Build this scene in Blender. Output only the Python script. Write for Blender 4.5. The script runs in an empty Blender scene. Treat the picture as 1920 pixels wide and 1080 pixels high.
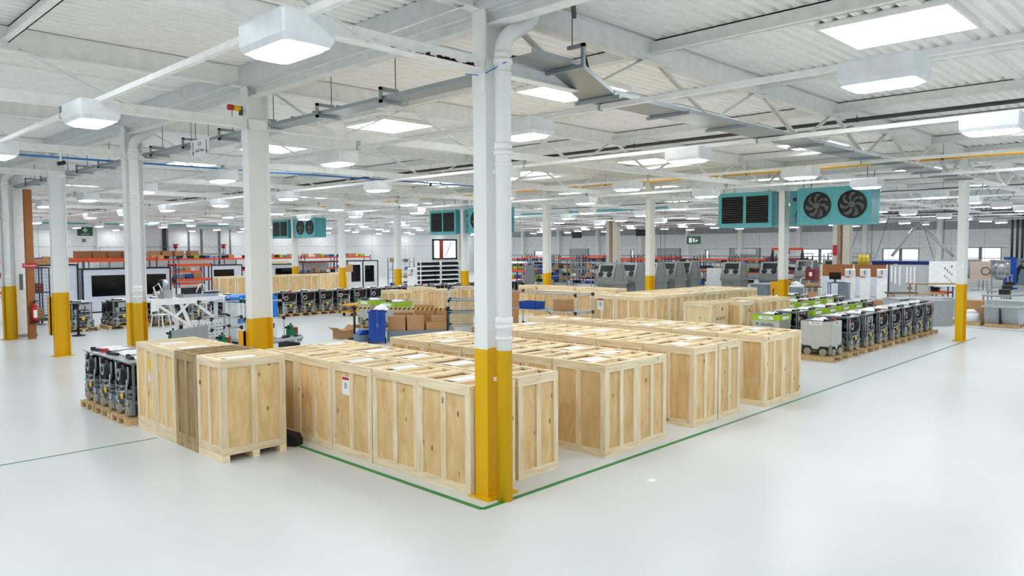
import bpy, math, random
from mathutils import Vector, Matrix, Euler
rnd = random.Random(7)
scene = bpy.context.scene
COL = scene.collection
PI = math.pi

# ------------------------------------------------------------------ camera, world, exposure
cam_d = bpy.data.cameras.new('camera')
cam = bpy.data.objects.new('camera', cam_d)
COL.objects.link(cam)
cam_d.sensor_fit = 'HORIZONTAL'
cam_d.sensor_width = 36.0
cam_d.lens = 36.0 * 1416.92 / 1920.0
cam_d.clip_start = 0.05
cam_d.clip_end = 300
_pit, _yaw, _roll = 0.0527, 0.7744, -0.0045
_F = Vector((math.cos(_yaw) * math.cos(_pit), math.sin(_yaw) * math.cos(_pit), -math.sin(_pit)))
_R = Vector((math.sin(_yaw), -math.cos(_yaw), 0))
_U = _R.cross(_F)
_R2 = _R * math.cos(_roll) + _U * math.sin(_roll)
_U2 = -_R * math.sin(_roll) + _U * math.cos(_roll)
cam.matrix_world = Matrix(((_R2.x, _U2.x, -_F.x, -5.6789), (_R2.y, _U2.y, -_F.y, -5.9819), (_R2.z, _U2.z, -_F.z, 2.75), (0, 0, 0, 1)))
scene.camera = cam

world = bpy.data.worlds.new('daylight')
scene.world = world
world.use_nodes = True
world.node_tree.nodes['Background'].inputs[0].default_value = (0.86, 0.92, 1.0, 1)
world.node_tree.nodes['Background'].inputs[1].default_value = 1.6
scene.view_settings.view_transform = 'Standard'
scene.view_settings.look = 'None'
scene.view_settings.gamma = 1
scene.view_settings.exposure = 0.0
scene.cycles.max_bounces = 10
scene.cycles.diffuse_bounces = 8
scene.cycles.glossy_bounces = 3
scene.cycles.transmission_bounces = 4
scene.cycles.sample_clamp_indirect = 6
LAMP_POWER = 38.0
SKYLIGHT_POWER = 10.0

# ------------------------------------------------------------------ materials
def new_mat(name):
    m = bpy.data.materials.new(name)
    m.use_nodes = True
    return m, m.node_tree, m.node_tree.nodes['Principled BSDF']

def srgb(r, g, b):
    f = lambda c: (c / 255 / 12.92) if c / 255 <= 0.04045 else ((c / 255 + 0.055) / 1.055) ** 2.4
    return (f(r), f(g), f(b), 1)

def mat(name, rgb, rough=0.5, metal=0.0, var=0.06, scale=6.0, spec=0.5):
    m, nt, p = new_mat(name)
    c = srgb(*rgb)
    n = nt.nodes.new('ShaderNodeTexNoise'); n.inputs['Scale'].default_value = scale; n.inputs['Detail'].default_value = 3
    tc = nt.nodes.new('ShaderNodeTexCoord'); nt.links.new(tc.outputs['Object'], n.inputs['Vector'])
    r = nt.nodes.new('ShaderNodeValToRGB')
    r.color_ramp.elements[0].position = 0.3; r.color_ramp.elements[1].position = 0.7
    r.color_ramp.elements[0].color = tuple(x * (1 - var) for x in c[:3]) + (1,)
    r.color_ramp.elements[1].color = tuple(min(1, x * (1 + var)) for x in c[:3]) + (1,)
    nt.links.new(n.outputs['Fac'], r.inputs['Fac']); nt.links.new(r.outputs['Color'], p.inputs['Base Color'])
    p.inputs['Roughness'].default_value = rough; p.inputs['Metallic'].default_value = metal
    p.inputs['Specular IOR Level'].default_value = spec
    return m

def emit(name, rgb, strength):
    m, nt, p = new_mat(name)
    p.inputs['Base Color'].default_value = srgb(*rgb)
    p.inputs['Emission Color'].default_value = srgb(*rgb)
    p.inputs['Emission Strength'].default_value = strength
    return m

def wood(name, dark, light, knot=True, stretch=(9, 9, 0.9), vary=0.25):
    m, nt, p = new_mat(name)
    L = nt.links
    tc = nt.nodes.new('ShaderNodeTexCoord'); oi = nt.nodes.new('ShaderNodeObjectInfo')
    add = nt.nodes.new('ShaderNodeVectorMath'); add.operation = 'ADD'
    sc = nt.nodes.new('ShaderNodeVectorMath'); sc.operation = 'SCALE'
    cmb = nt.nodes.new('ShaderNodeCombineXYZ')
    for i in range(3): L.new(oi.outputs['Random'], cmb.inputs[i])
    L.new(cmb.outputs[0], sc.inputs[0]); sc.inputs['Scale'].default_value = 37.0
    L.new(tc.outputs['Object'], add.inputs[0]); L.new(sc.outputs[0], add.inputs[1])
    mp = nt.nodes.new('ShaderNodeMapping'); mp.inputs['Scale'].default_value = stretch
    L.new(add.outputs[0], mp.inputs['Vector'])
    n = nt.nodes.new('ShaderNodeTexNoise'); n.inputs['Scale'].default_value = 2.2; n.inputs['Detail'].default_value = 5; n.inputs['Distortion'].default_value = 0.6
    L.new(mp.outputs[0], n.inputs['Vector'])
    r = nt.nodes.new('ShaderNodeValToRGB')
    r.color_ramp.elements[0].position = 0.3; r.color_ramp.elements[0].color = srgb(*dark)
    r.color_ramp.elements[1].position = 0.68; r.color_ramp.elements[1].color = srgb(*light)
    L.new(n.outputs['Fac'], r.inputs['Fac'])
    col = r.outputs['Color']
    if knot:
        mk = nt.nodes.new('ShaderNodeMapping'); mk.inputs['Scale'].default_value = (1, 1, 0.45)
        L.new(add.outputs[0], mk.inputs['Vector'])
        v = nt.nodes.new('ShaderNodeTexVoronoi'); v.inputs['Scale'].default_value = 5.2
        L.new(mk.outputs[0], v.inputs['Vector'])
        kr = nt.nodes.new('ShaderNodeValToRGB')
        kr.color_ramp.elements[0].position = 0.04; kr.color_ramp.elements[0].color = (1, 1, 1, 1)
        kr.color_ramp.elements[1].position = 0.11; kr.color_ramp.elements[1].color = (0, 0, 0, 1)
        L.new(v.outputs['Distance'], kr.inputs['Fac'])
        mx = nt.nodes.new('ShaderNodeMix'); mx.data_type = 'RGBA'
        L.new(kr.outputs['Color'], mx.inputs['Factor']); L.new(col, mx.inputs['A']); mx.inputs['B'].default_value = srgb(120, 80, 42)
        col = mx.outputs['Result']
    hs = nt.nodes.new('ShaderNodeHueSaturation')
    mr = nt.nodes.new('ShaderNodeMapRange'); mr.inputs['To Min'].default_value = 1 - vary; mr.inputs['To Max'].default_value = 1 + vary * 0.35
    L.new(oi.outputs['Random'], mr.inputs['Value']); L.new(mr.outputs[0], hs.inputs['Value']); L.new(col, hs.inputs['Color'])
    L.new(hs.outputs[0], p.inputs['Base Color'])
    p.inputs['Roughness'].default_value = 0.62; p.inputs['Specular IOR Level'].default_value = 0.3
    bp = nt.nodes.new('ShaderNodeBump'); bp.inputs['Strength'].default_value = 0.08; bp.inputs['Distance'].default_value = 0.01
    L.new(n.outputs['Fac'], bp.inputs['Height']); L.new(bp.outputs[0], p.inputs['Normal'])
    return m

def floor_mat():
    m, nt, p = new_mat('pale_epoxy')
    L = nt.links
    tc = nt.nodes.new('ShaderNodeTexCoord')
    n = nt.nodes.new('ShaderNodeTexNoise'); n.inputs['Scale'].default_value = 0.35; n.inputs['Detail'].default_value = 6
    L.new(tc.outputs['Object'], n.inputs['Vector'])
    r = nt.nodes.new('ShaderNodeValToRGB')
    r.color_ramp.elements[0].position = 0.3; r.color_ramp.elements[0].color = srgb(208, 212, 213)
    r.color_ramp.elements[1].position = 0.7; r.color_ramp.elements[1].color = srgb(216, 220, 221)
    L.new(n.outputs['Fac'], r.inputs['Fac'])
    L.new(r.outputs['Color'], p.inputs['Base Color'])
    p.inputs['Roughness'].default_value = 0.3
    p.inputs['Specular IOR Level'].default_value = 0.27
    return m

def column_mat():
    m, nt, p = new_mat('column_paint')
    L = nt.links
    g = nt.nodes.new('ShaderNodeNewGeometry'); s = nt.nodes.new('ShaderNodeSeparateXYZ'); L.new(g.outputs['Position'], s.inputs[0])
    gt = nt.nodes.new('ShaderNodeMath'); gt.operation = 'LESS_THAN'; gt.inputs[1].default_value = 1.651; L.new(s.outputs['Z'], gt.inputs[0])
    n = nt.nodes.new('ShaderNodeTexNoise'); n.inputs['Scale'].default_value = 22; n.inputs['Detail'].default_value = 6
    tc = nt.nodes.new('ShaderNodeTexCoord'); L.new(tc.outputs['Object'], n.inputs['Vector'])
    r = nt.nodes.new('ShaderNodeValToRGB'); r.color_ramp.elements[0].position = 0.24; r.color_ramp.elements[1].position = 0.32
    r.color_ramp.elements[0].color = srgb(176, 124, 8); r.color_ramp.elements[1].color = srgb(228, 178, 4)
    L.new(n.outputs['Fac'], r.inputs['Fac'])
    mx = nt.nodes.new('ShaderNodeMix'); mx.data_type = 'RGBA'
    L.new(gt.outputs[0], mx.inputs['Factor']); mx.inputs["A"].default_value = srgb(240, 242, 241); L.new(r.outputs['Color'], mx.inputs['B'])
    L.new(mx.outputs['Result'], p.inputs['Base Color']); p.inputs['Roughness'].default_value = 0.45; p.inputs['Specular IOR Level'].default_value = 0.3
    return m

def tape_mat():
    m, nt, p = new_mat('hazard_tape')
    L = nt.links
    tc = nt.nodes.new('ShaderNodeTexCoord'); s = nt.nodes.new('ShaderNodeSeparateXYZ'); L.new(tc.outputs['Object'], s.inputs[0])
    a = nt.nodes.new('ShaderNodeMath'); a.operation = 'ADD'; L.new(s.outputs['Y'], a.inputs[0]); L.new(s.outputs['Z'], a.inputs[1])
    w = nt.nodes.new('ShaderNodeMath'); w.operation = 'PINGPONG'; w.inputs[1].default_value = 0.06; L.new(a.outputs[0], w.inputs[0])
    g = nt.nodes.new('ShaderNodeMath'); g.operation = 'GREATER_THAN'; g.inputs[1].default_value = 0.03; L.new(w.outputs[0], g.inputs[0])
    mx = nt.nodes.new('ShaderNodeMix'); mx.data_type = 'RGBA'; L.new(g.outputs[0], mx.inputs['Factor'])
    mx.inputs['A'].default_value = srgb(20, 20, 20); mx.inputs['B'].default_value = srgb(235, 190, 30)
    L.new(mx.outputs['Result'], p.inputs['Base Color'])
    return m

def glass_mat():
    m, nt, p = new_mat('window_glass')
    p.inputs['Transmission Weight'].default_value = 1; p.inputs['Roughness'].default_value = 0.05; p.inputs['IOR'].default_value = 1.1
    return m

M = {}
M['floor'] = floor_mat()
M['column'] = column_mat()
M['tape'] = tape_mat()
M['glass'] = glass_mat()
for k, rgb, ro, me in [
    ('white_paint', (243, 244, 242), .45, 0), ('roof', (250, 250, 247), .55, 0), ('wall', (234, 237, 238), .6, 0), ('wall_grey', (178, 182, 184), .6, 0),
    ('lamp_white', (236, 240, 243), .4, 0), ('gutter', (212, 217, 217), .5, 0), ('galv', (158, 166, 170), .38, .7), ('galv_dark', (120, 127, 130), .45, .6),
    ('steel', (176, 180, 182), .3, .85), ('alu', (188, 192, 196), .32, .75), ('dark_steel', (62, 66, 70), .45, .5), ('black', (18, 19, 21), .45, 0), ('rubber', (26, 26, 28), .8, 0),
    ('chassis', (86, 92, 96), .45, .35), ('bot_grey', (128, 136, 141), .42, .35), ('tyre', (168, 156, 128), .7, 0), ('hub', (150, 154, 155), .4, .5),
    ('tag_yellow', (236, 188, 26), .5, 0), ('green_lid', (160, 200, 38), .45, 0), ('skin', (196, 196, 190), .4, .45), ('skin_dark', (92, 98, 106), .4, .3),
    ('paper', (240, 242, 244), .7, 0), ('teal', (96, 182, 190), .45, 0), ('teal_dark', (70, 150, 158), .45, 0), ('red', (190, 28, 34), .4, 0), ('orange', (222, 82, 30), .5, 0),
    ('blue', (24, 74, 168), .45, 0), ('sky_blue', (30, 128, 214), .4, 0), ('navy', (24, 42, 98), .5, 0), ('blue_pipe', (40, 120, 196), .4, 0), ('yellow_pipe', (214, 160, 40), .45, 0),
    ('dark_pipe', (70, 72, 72), .5, .2), ('carton', (184, 140, 96), .8, 0), ('carton_dark', (150, 108, 70), .8, 0), ('timber_brown', (160, 100, 50), .7, 0), ('board_brown', (150, 92, 48), .6, 0),
    ('machine_grey', (126, 128, 127), .5, 0), ('machine_dark', (98, 100, 100), .5, 0), ('machine_light', (172, 174, 172), .5, 0), ('window_dark', (40, 42, 44), .2, 0), ('black_glass', (8, 9, 10), .12, 0), ('green', (22, 110, 62), .5, 0),
    ('sign_green', (16, 88, 58), .5, 0), ('green_tape', (52, 138, 74), .6, 0), ('grey_line', (104, 150, 128), .6, 0), ('rust', (74, 36, 22), .9, 0), ('yellow_flat', (240, 208, 40), .5, 0), ('white_plastic', (238, 240, 240), .4, 0),
    ('grey_plastic', (120, 134, 146), .5, 0), ('hopper', (168, 176, 180), .5, 0), ('lilac_board', (214, 218, 232), .4, 0), ('cloth_dark', (26, 30, 38), .8, 0), ('skin_tone', (196, 150, 124), .6, 0), ('hair', (40, 32, 28), .8, 0),
    ('beige_column', (204, 198, 184), .5, 0), ('yellow_bin', (228, 168, 20), .5, 0), ('pink', (238, 196, 206), .5, 0), ('copper_sheet', (206, 186, 172), .3, .6), ('dark_red', (120, 30, 34), .5, 0), ('brick', (140, 56, 36), .7, 0)]:
    M[k] = mat(k, rgb, ro, me)
M['pine'] = wood('pine', (226, 202, 158), (250, 236, 206), vary=.13)
M['pine_top'] = wood('pine_top', (228, 204, 160), (250, 238, 208), stretch=(0.9, 9, 9), vary=.13)
M['ply'] = wood('ply', (222, 184, 126), (242, 212, 160), stretch=(4, 4, 1.2), vary=0.18)
M['pine_grey'] = wood('pine_grey', (150, 126, 88), (196, 168, 122))
M['pallet'] = wood('pallet', (196, 160, 108), (226, 196, 148), stretch=(1.2, 8, 8))
M['lamp_glow'] = emit('lamp_glow', (250, 252, 255), LAMP_POWER)
M['sky_pane'] = emit('sky_pane', (244, 250, 255), SKYLIGHT_POWER)
M['window_glow'] = emit('window_glow', (240, 247, 255), 2.2)
M['screen_glow'] = emit('screen_glow', (250, 252, 255), 3.0)

# ------------------------------------------------------------------ mesh builder
class MB:
    def __init__(s): s.v, s.f, s.m, s.s = [], [], [], []
    def quad(s, pts, m=0, sm=False):
        b = len(s.v); s.v += [tuple(p) for p in pts]; s.f.append(tuple(range(b, b + len(pts)))); s.m.append(m); s.s.append(sm); return s
    def box(s, x0, x1, y0, y1, z0, z1, m=0):
        b = len(s.v)
        s.v += [(x0, y0, z0), (x1, y0, z0), (x1, y1, z0), (x0, y1, z0), (x0, y0, z1), (x1, y0, z1), (x1, y1, z1), (x0, y1, z1)]
        for f in ((3, 2, 1, 0), (4, 5, 6, 7), (0, 1, 5, 4), (1, 2, 6, 5), (2, 3, 7, 6), (3, 0, 4, 7)):
            s.f.append(tuple(b + i for i in f)); s.m.append(m); s.s.append(False)
        return s
    def bar(s, p0, p1, w, h, m=0, up=(0, 0, 1)):
        p0, p1 = Vector(p0), Vector(p1); d = (p1 - p0).normalized(); u = Vector(up)
        if abs(d.dot(u)) > .98: u = Vector((1, 0, 0))
        r = d.cross(u).normalized() * w / 2; u = r.cross(d).normalized() * h / 2
        b = len(s.v)
        for p in (p0, p1):
            for a, c in ((-1, -1), (1, -1), (1, 1), (-1, 1)): s.v.append(tuple(p + r * a + u * c))
        for f in ((0, 1, 2, 3), (7, 6, 5, 4), (0, 4, 5, 1), (1, 5, 6, 2), (2, 6, 7, 3), (3, 7, 4, 0)):
            s.f.append(tuple(b + i for i in f)); s.m.append(m); s.s.append(False)
        return s
    def cyl(s, p0, p1, r, n=12, m=0, r2=None, caps=True):
        p0, p1 = Vector(p0), Vector(p1); d = (p1 - p0).normalized()
        u = Vector((0, 0, 1)) if abs(d.z) < .9 else Vector((1, 0, 0))
        a = d.cross(u).normalized(); c = d.cross(a); b = len(s.v); r2 = r if r2 is None else r2
        for p, q in ((p0, r), (p1, r2)):
            for i in range(n):
                t = 2 * PI * i / n; s.v.append(tuple(p + (a * math.cos(t) + c * math.sin(t)) * q))
        for i in range(n):
            j = (i + 1) % n; s.f.append((b + i, b + n + i, b + n + j, b + j)); s.m.append(m); s.s.append(True)
        if caps:
            s.f.append(tuple(b + i for i in range(n))); s.m.append(m); s.s.append(False)
            s.f.append(tuple(b + 2 * n - 1 - i for i in range(n))); s.m.append(m); s.s.append(False)
        return s
    def tube(s, pts, r, n=8, m=0):
        P = [Vector(p) for p in pts]; rings = []
        rr = r if isinstance(r, (list, tuple)) else [r] * len(P)
        ref = Vector((0, 0, 1))
        for i, p in enumerate(P):
            d = (P[min(i + 1, len(P) - 1)] - P[max(i - 1, 0)]).normalized()
            if abs(d.dot(ref)) > .95: ref = Vector((1, 0, 0)) if abs(d.x) < .9 else Vector((0, 1, 0))
            a = d.cross(ref).normalized(); c = d.cross(a); ref = -c if False else ref
            b = len(s.v); rings.append(b)
            for k in range(n):
                t = 2 * PI * k / n; s.v.append(tuple(p + (a * math.cos(t) + c * math.sin(t)) * rr[i]))
        for q in range(len(P) - 1):
            for k in range(n):
                j = (k + 1) % n; s.f.append((rings[q] + k, rings[q + 1] + k, rings[q + 1] + j, rings[q] + j)); s.m.append(m); s.s.append(True)
        s.f.append(tuple(rings[0] + k for k in range(n))); s.m.append(m); s.s.append(False)
        s.f.append(tuple(rings[-1] + n - 1 - k for k in range(n))); s.m.append(m); s.s.append(False)
        return s
    def prism(s, poly, axis, a0, a1, m=0):
        """poly: 2D outline; axis 'x','y','z' is the extrusion axis"""
        def pt(u, v, w): return {'x': (w, u, v), 'y': (u, w, v), 'z': (u, v, w)}[axis]
        b = len(s.v); n = len(poly)
        s.v += [pt(u, v, a0) for u, v in poly] + [pt(u, v, a1) for u, v in poly]
        for i in range(n):
            j = (i + 1) % n; s.f.append((b + i, b + j, b + n + j, b + n + i)); s.m.append(m); s.s.append(False)
        s.f.append(tuple(b + n - 1 - i for i in range(n))); s.m.append(m); s.s.append(False)
        s.f.append(tuple(b + n + i for i in range(n))); s.m.append(m); s.s.append(False)
        return s
    def ring(s, c, axis, r0, r1, t, n=20, m=0):
        """flat ring of thickness t around axis vector"""
        c = Vector(c); d = Vector(axis).normalized(); u = Vector((0, 0, 1)) if abs(d.z) < .9 else Vector((1, 0, 0))
        a = d.cross(u).normalized(); e = d.cross(a); b = len(s.v)
        for i in range(n):
            q = a * math.cos(2 * PI * i / n) + e * math.sin(2 * PI * i / n)
            for rr, tt in ((r0, 0), (r1, 0), (r1, t), (r0, t)): s.v.append(tuple(c + q * rr + d * tt))
        for i in range(n):
            j = (i + 1) % n
            for k in range(4):
                l = (k + 1) % 4; s.f.append((b + 4 * i + k, b + 4 * j + k, b + 4 * j + l, b + 4 * i + l)); s.m.append(m); s.s.append(False)
        return s
    def mesh(s, name, mats):
        me = bpy.data.meshes.new(name); me.from_pydata(s.v, [], s.f)
        for mm in (mats if isinstance(mats, (list, tuple)) else [mats]): me.materials.append(M[mm] if isinstance(mm, str) else mm)
        me.polygons.foreach_set('material_index', s.m); me.polygons.foreach_set('use_smooth', s.s)
        me.update(); return me
    def build(s, name, mats, parent=None, loc=(0, 0, 0), rz=0):
        o = bpy.data.objects.new(name, s.mesh(name, mats)); COL.objects.link(o)
        o.location = loc; o.rotation_euler = (0, 0, rz)
        if parent: o.parent = parent
        return o

KIDS = {}
def tag(o, label=None, cat=None, group=None, kind=None):
    if label: o['label'] = label
    if cat: o['category'] = cat
    if group: o['group'] = group
    if kind: o['kind'] = kind
    return o
def thing(name, label, cat, loc=(0, 0, 0), rz=0, group=None):
    o = bpy.data.objects.new(name, None); COL.objects.link(o); o.empty_display_size = .1
    o.location = loc; o.rotation_euler = (0, 0, rz)
    return tag(o, label, cat, group)
def dup(root, loc, rz, label, group=None, skip=()):
    r = root.copy(); COL.objects.link(r); r.location = loc; r.rotation_euler = (0, 0, rz); r['label'] = label
    if group: r['group'] = group
    for ch in root.children:
        if ch.name.split('.')[0] in skip: continue
        c = ch.copy(); COL.objects.link(c); c.parent = r
        for g in ch.children:
            d = g.copy(); COL.objects.link(d); d.parent = c
    return r
def prims(lst):
    b = MB()
    for q in lst:
        k = q[0]
        if k == 'b': b.box(*q[1:])
        elif k == 'c': b.cyl(*q[1:])
        elif k == 't': b.tube(*q[1:])
        elif k == 'r': b.bar(*q[1:])
        elif k == 'p': b.prism(*q[1:])
        elif k == 'o': b.ring(*q[1:])
        elif k == 'q': b.quad(*q[1:])
    return b
def comp(name, label, cat, loc, rz, parts, group=None):
    """a thing from (part name, material, primitives[, part label]) rows"""
    t = thing(name, label, cat, loc, rz, group)
    for row in parts:
        o = prims(row[2]).build(row[0], row[1], t)
        if len(row) > 3: o['label'] = row[3]
    return t
def single(name, label, cat, loc, rz, material, lst, group=None):
    return tag(prims(lst).build(name, material, None, loc, rz), label, cat, group)
def text(body, size, material, parent, loc, rot, name='lettering', align='CENTER'):
    c = bpy.data.curves.new(name, 'FONT'); c.body = body; c.size = size; c.align_x = align; c.align_y = 'CENTER'; c.extrude = 0.0008
    c.materials.append(M[material]); o = bpy.data.objects.new(name, c); COL.objects.link(o); o.parent = parent; o.location = loc; o.rotation_euler = rot
    return o
ORD = ['first', 'second', 'third', 'fourth', 'fifth', 'sixth', 'seventh', 'eighth', 'ninth', 'tenth', 'eleventh', 'twelfth', 'thirteenth', 'fourteenth', 'fifteenth',
       'sixteenth', 'seventeenth', 'eighteenth', 'nineteenth', 'twentieth', 'twenty-first', 'twenty-second', 'twenty-third', 'twenty-fourth', 'twenty-fifth', 'twenty-sixth', 'twenty-seventh', 'twenty-eighth']
FACE_NY = (PI / 2, 0, 0)            # text facing -Y
FACE_NX = (PI / 2, 0, -PI / 2)      # text facing -X

# ------------------------------------------------------------------ the building
X0, X1, Y0, Y1, HZ = -25.0, 57.4, -17.0, 59.2, 5.75
DX, DY = 19.08, 5.363
tag(MB().box(X0, X1, Y0, Y1, -0.1, 0).build('floor', 'floor'), kind='structure')

def roof():
    b = MB(); y = Y0; p = 0.175; z0, z1 = 5.575, 5.64
    prof = []
    while y < Y1:
        prof += [(y, z0), (y + .09, z0), (y + .108, z1), (y + .152, z1)]; y += p
    prof.append((y, z0))
    for (ya, za), (yb, zb) in zip(prof[:-1], prof[1:]):
        b.quad([(X0, ya, za), (X0, yb, zb), (X1, yb, zb), (X1, ya, za)][::-1])
    b.box(X0, X1, Y0, Y1, 5.66, HZ)
    o = tag(b.build('ceiling', 'roof'), kind='structure')
    x = -DX - 3.18
    k = 0
    for k in range(26):
        x = -22.26 + 3.18 * k
        if abs((x / DX) - round(x / DX)) < .02 or x > X1 - .2: continue
        q = MB()
        q.box(x - .008, x + .008, Y0, Y1, 5.38, 5.575); q.box(x - .008, x + .085, Y0, Y1, 5.558, 5.575); q.box(x - .085, x + .008, Y0, Y1, 5.38, 5.394)
        q.build('purlin', 'white_paint', o)
    # deck strips across the ridge of each bay
    for yk in range(-3, 11):
        MB().box(X0 + .1, X1 - .1, yk * DY + 2.2, yk * DY + 2.34, 5.545, 5.574).build('deck_strip', 'white_paint', o)
roof()

def wall(name, lst, m='wall'):
    return tag(prims(lst).build(name, m), kind='structure')
wall('wall_near', [('b', X0, X1, Y0 - .2, Y0, 0, HZ)])
wall('wall_outer', [('b', X0 - .2, X0, Y0, Y1, 0, HZ)])
wl = wall('wall_left', [('b', X0, X1, Y1, Y1 + .2, 0, HZ)])
# the right-hand wall with its openings (Y ranges of windows)
WIN = [(18.3, 21.3, 1.35, 2.56), (12.2, 14.85, 1.35, 2.58), (6.8, 9.45, 1.5, 2.66), (50.7, 52.2, 1.5, 2.45), (38.55, 38.95, 1.7, 2.5), (30.1, 30.5, 1.7, 2.5)]
def right_wall():
    ys = sorted(WIN); b = MB(); y = Y0; t0, t1 = X1, X1 + .2
    for a, c, z0, z1 in ys:
        b.box(t0, t1, y, a, 0, HZ); b.box(t0, t1, a, c, 0, z0); b.box(t0, t1, a, c, z1, HZ); y = c
    b.box(t0, t1, y, Y1, 0, HZ)
    o = tag(b.build('wall_right', 'wall'), kind='structure')
    c = MB().box(X1 - .03, X1, Y0, Y1, 4.0, HZ); yy = Y0
    while yy < Y1: c.box(X1 - .06, X1 - .03, yy, yy + .12, 4.0, HZ); yy += .3
    c.build('upper_cladding', 'wall_grey', o)
    MB().box(X1 - .22, X1, Y0, Y1, 2.68, 2.80).build('sheeting_rail', 'white_paint', o)
    MB().box(X1 - .16, X1, Y0, Y1, 3.86, 3.96).build('sheeting_rail', 'white_paint', o)
    for i in range(70): MB().box(X1 - .008, X1, Y0 + i * 1.08, Y0 + i * 1.08 + .02, 0, 4.0).build('panel_joint', 'wall_grey', o) if i % 2 else None
    for i, (a, d, z0, z1) in enumerate(WIN):
        w = tag(MB().box(t0 + .12, t0 + .13, a + .05, d - .05, z0 + .05, z1 - .05).build('window_%d' % (i + 1), 'glass'), kind='structure')
        f = MB().box(t0 - .02, t0 + .18, a, a + .05, z0, z1).box(t0 - .02, t0 + .18, d - .05, d, z0, z1).box(t0 - .02, t0 + .18, a, d, z0, z0 + .05).box(t0 - .02, t0 + .18, a, d, z1 - .05, z1)
        if d - a > 2: f.box(t0 - .02, t0 + .18, (a + d) / 2 - .09, (a + d) / 2 + .09, z0, z1); f.box(t0 + .08, t0 + .16, a, d, z0 + .34, z0 + .38)
        f.build('window_frame', 'galv_dark', w)
    # loading doors
    for i, (a, d, zt) in enumerate([(25.1, 27.9, 2.68), (44.4, 46.8, 2.72), (33.2, 35.6, 2.7)]):
        dd = MB().box(t0 - .05, t0 - .005, a, d, 0, zt)
        for q in range(9): dd.box(t0 - .065, t0 - .05, a, d, q * .3 + .02, q * .3 + .26)
        dr = tag(dd.build('door_%d' % (i + 1), 'wall_grey'), kind='structure')
        MB().box(t0 - .08, t0, a - .08, a, 0, zt + .08).box(t0 - .08, t0, d, d + .08, 0, zt + .08).box(t0 - .08, t0, a, d, zt, zt + .08).build('door_frame', 'galv_dark', dr)
right_wall()
# left wall features
for i, zz in enumerate((3.0, 4.3)): MB().box(X0, X1, Y1 - .02, Y1, zz, zz + .03).build('panel_joint', 'wall_grey', wl)
for i in range(18): MB().box(-20 + i * 4.3, -19.97 + i * 4.3, Y1 - .012, Y1, 0, HZ).build('panel_joint', 'wall_grey', wl)
rd = MB().box(14.3, 19.1, Y1 - .14, Y1 - .02, 0, 4.62)
for q in range(18): rd.box(14.35, 19.05, Y1 - .155, Y1 - .14, .05 + q * .25, .27 + q * .25)
rd = tag(rd.build('door_4', 'lamp_white'), kind='structure')
MB().box(14.1, 14.3, Y1 - .2, Y1, 0, 4.85).box(14.1, 19.3, Y1 - .3, Y1, 4.62, 4.9).build('door_frame', 'white_paint', rd)
MB().box(19.1, 19.4, Y1 - .25, Y1, 0, 4.62).build('door_guide', 'dark_steel', rd)
for i, (a, c) in enumerate(((19.6, 21.2), (21.4, 22.3), (22.5, 23.9), (24.1, 24.9))):
    tag(MB().box(a, c, Y1 - .12, Y1 - .01, 0, 4.5).box(c, c + .12, Y1 - .2, Y1 - .01, 0, 4.5, 1).build('trim_%d' % (i + 10), ['lamp_white', 'galv_dark']), kind='structure')
w7 = tag(MB().box(48.5, 51.7, Y1 - .03, Y1 - .02, 1.7, 3.6).build('window_7', 'window_glow'), kind='structure')
MB().box(48.3, 48.5, Y1 - .1, Y1, 1.5, 3.8).box(51.7, 51.9, Y1 - .1, Y1, 1.5, 3.8).box(48.3, 51.9, Y1 - .1, Y1, 3.6, 3.8).box(48.3, 51.9, Y1 - .1, Y1, 1.5, 1.7).build('window_frame', 'dark_steel', w7)
MB().box(49.3, 49.8, Y1 - .12, Y1 - .03, 1.5, 3.6).build('window_post', 'brick', w7)
MB().bar((50.1, Y1 - .08, 1.8), (51.0, Y1 - .08, 3.4), .08, .08).build('brace', 'galv_dark', w7)

# floor lines
def line(pts, w, m, label, name='floor_line'):
    b = MB()
    for (a, c) in zip(pts[:-1], pts[1:]):
        a, c = Vector((*a, .0)), Vector((*c, .0)); b.bar(a + Vector((0, 0, .002)), c + Vector((0, 0, .002)), w, .003)
    return tag(b.build(name, m), label, 'floor line')
line([(-.30, 6.2), (-.30, -.27), (4.6, -.24)], .065, 'green_tape', 'green tape line cornering on the floor at the foot of the near yellow column')
line([(4.6, -.24), (20.3, -.14)], .05, 'grey_line', 'faded green floor line running past the ends of the crate blocks to the far right column')
line([(-9.5, 5.40), (-1.5, 5.38)], .04, 'grey_line', 'faded green floor line crossing the open floor left of the crate stack')
line([(23.0, -1.3), (23.3, 1.2)], .04, 'dark_pipe', 'dark line on the floor beside the far right column')

# ------------------------------------------------------------------ columns, pipes, gutters
def column_proto():
    t = thing('steel_column', 'x', 'column')
    b = MB()
    for x in (-.17, .17): b.box(x - .008, x + .008, -.1, .1, 0, 5.25)
    b.box(-.162, .162, -.006, .006, 0, 5.25)
    b.build('shaft', 'column', t)
    q = MB()
    q.box(-.2, .2, -.1, -.006, 4.62, 4.78)
    for z in (4.5, 4.68, 4.86, 5.05, 5.2):
        for y in (-.06, .06): q.cyl((-.192, y, z), (-.178, y, z), .014, 6)
    q.box(-.19, -.178, -.1, .1, 4.4, 5.35)
    q.build('cap_plate', 'white_paint', t)
    MB().box(-.24, .24, -.16, .16, 0, .018).build('base_plate', 'column', t)
    return t
COLP = None
def put_column(x, y, label, group):
    global COLP
    if COLP is None:
        COLP = column_proto(); COLP.location = (x, y, 0); COLP['label'] = label; COLP['group'] = group; return COLP
    return dup(COLP, (x, y, 0), 0, label, group)
back = ['nearest the camera', 'one bay behind the near double column', 'two bays behind the near double column', 'three bays behind the near double column', 'at the left edge of the picture', 'beyond the left edge']
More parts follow.
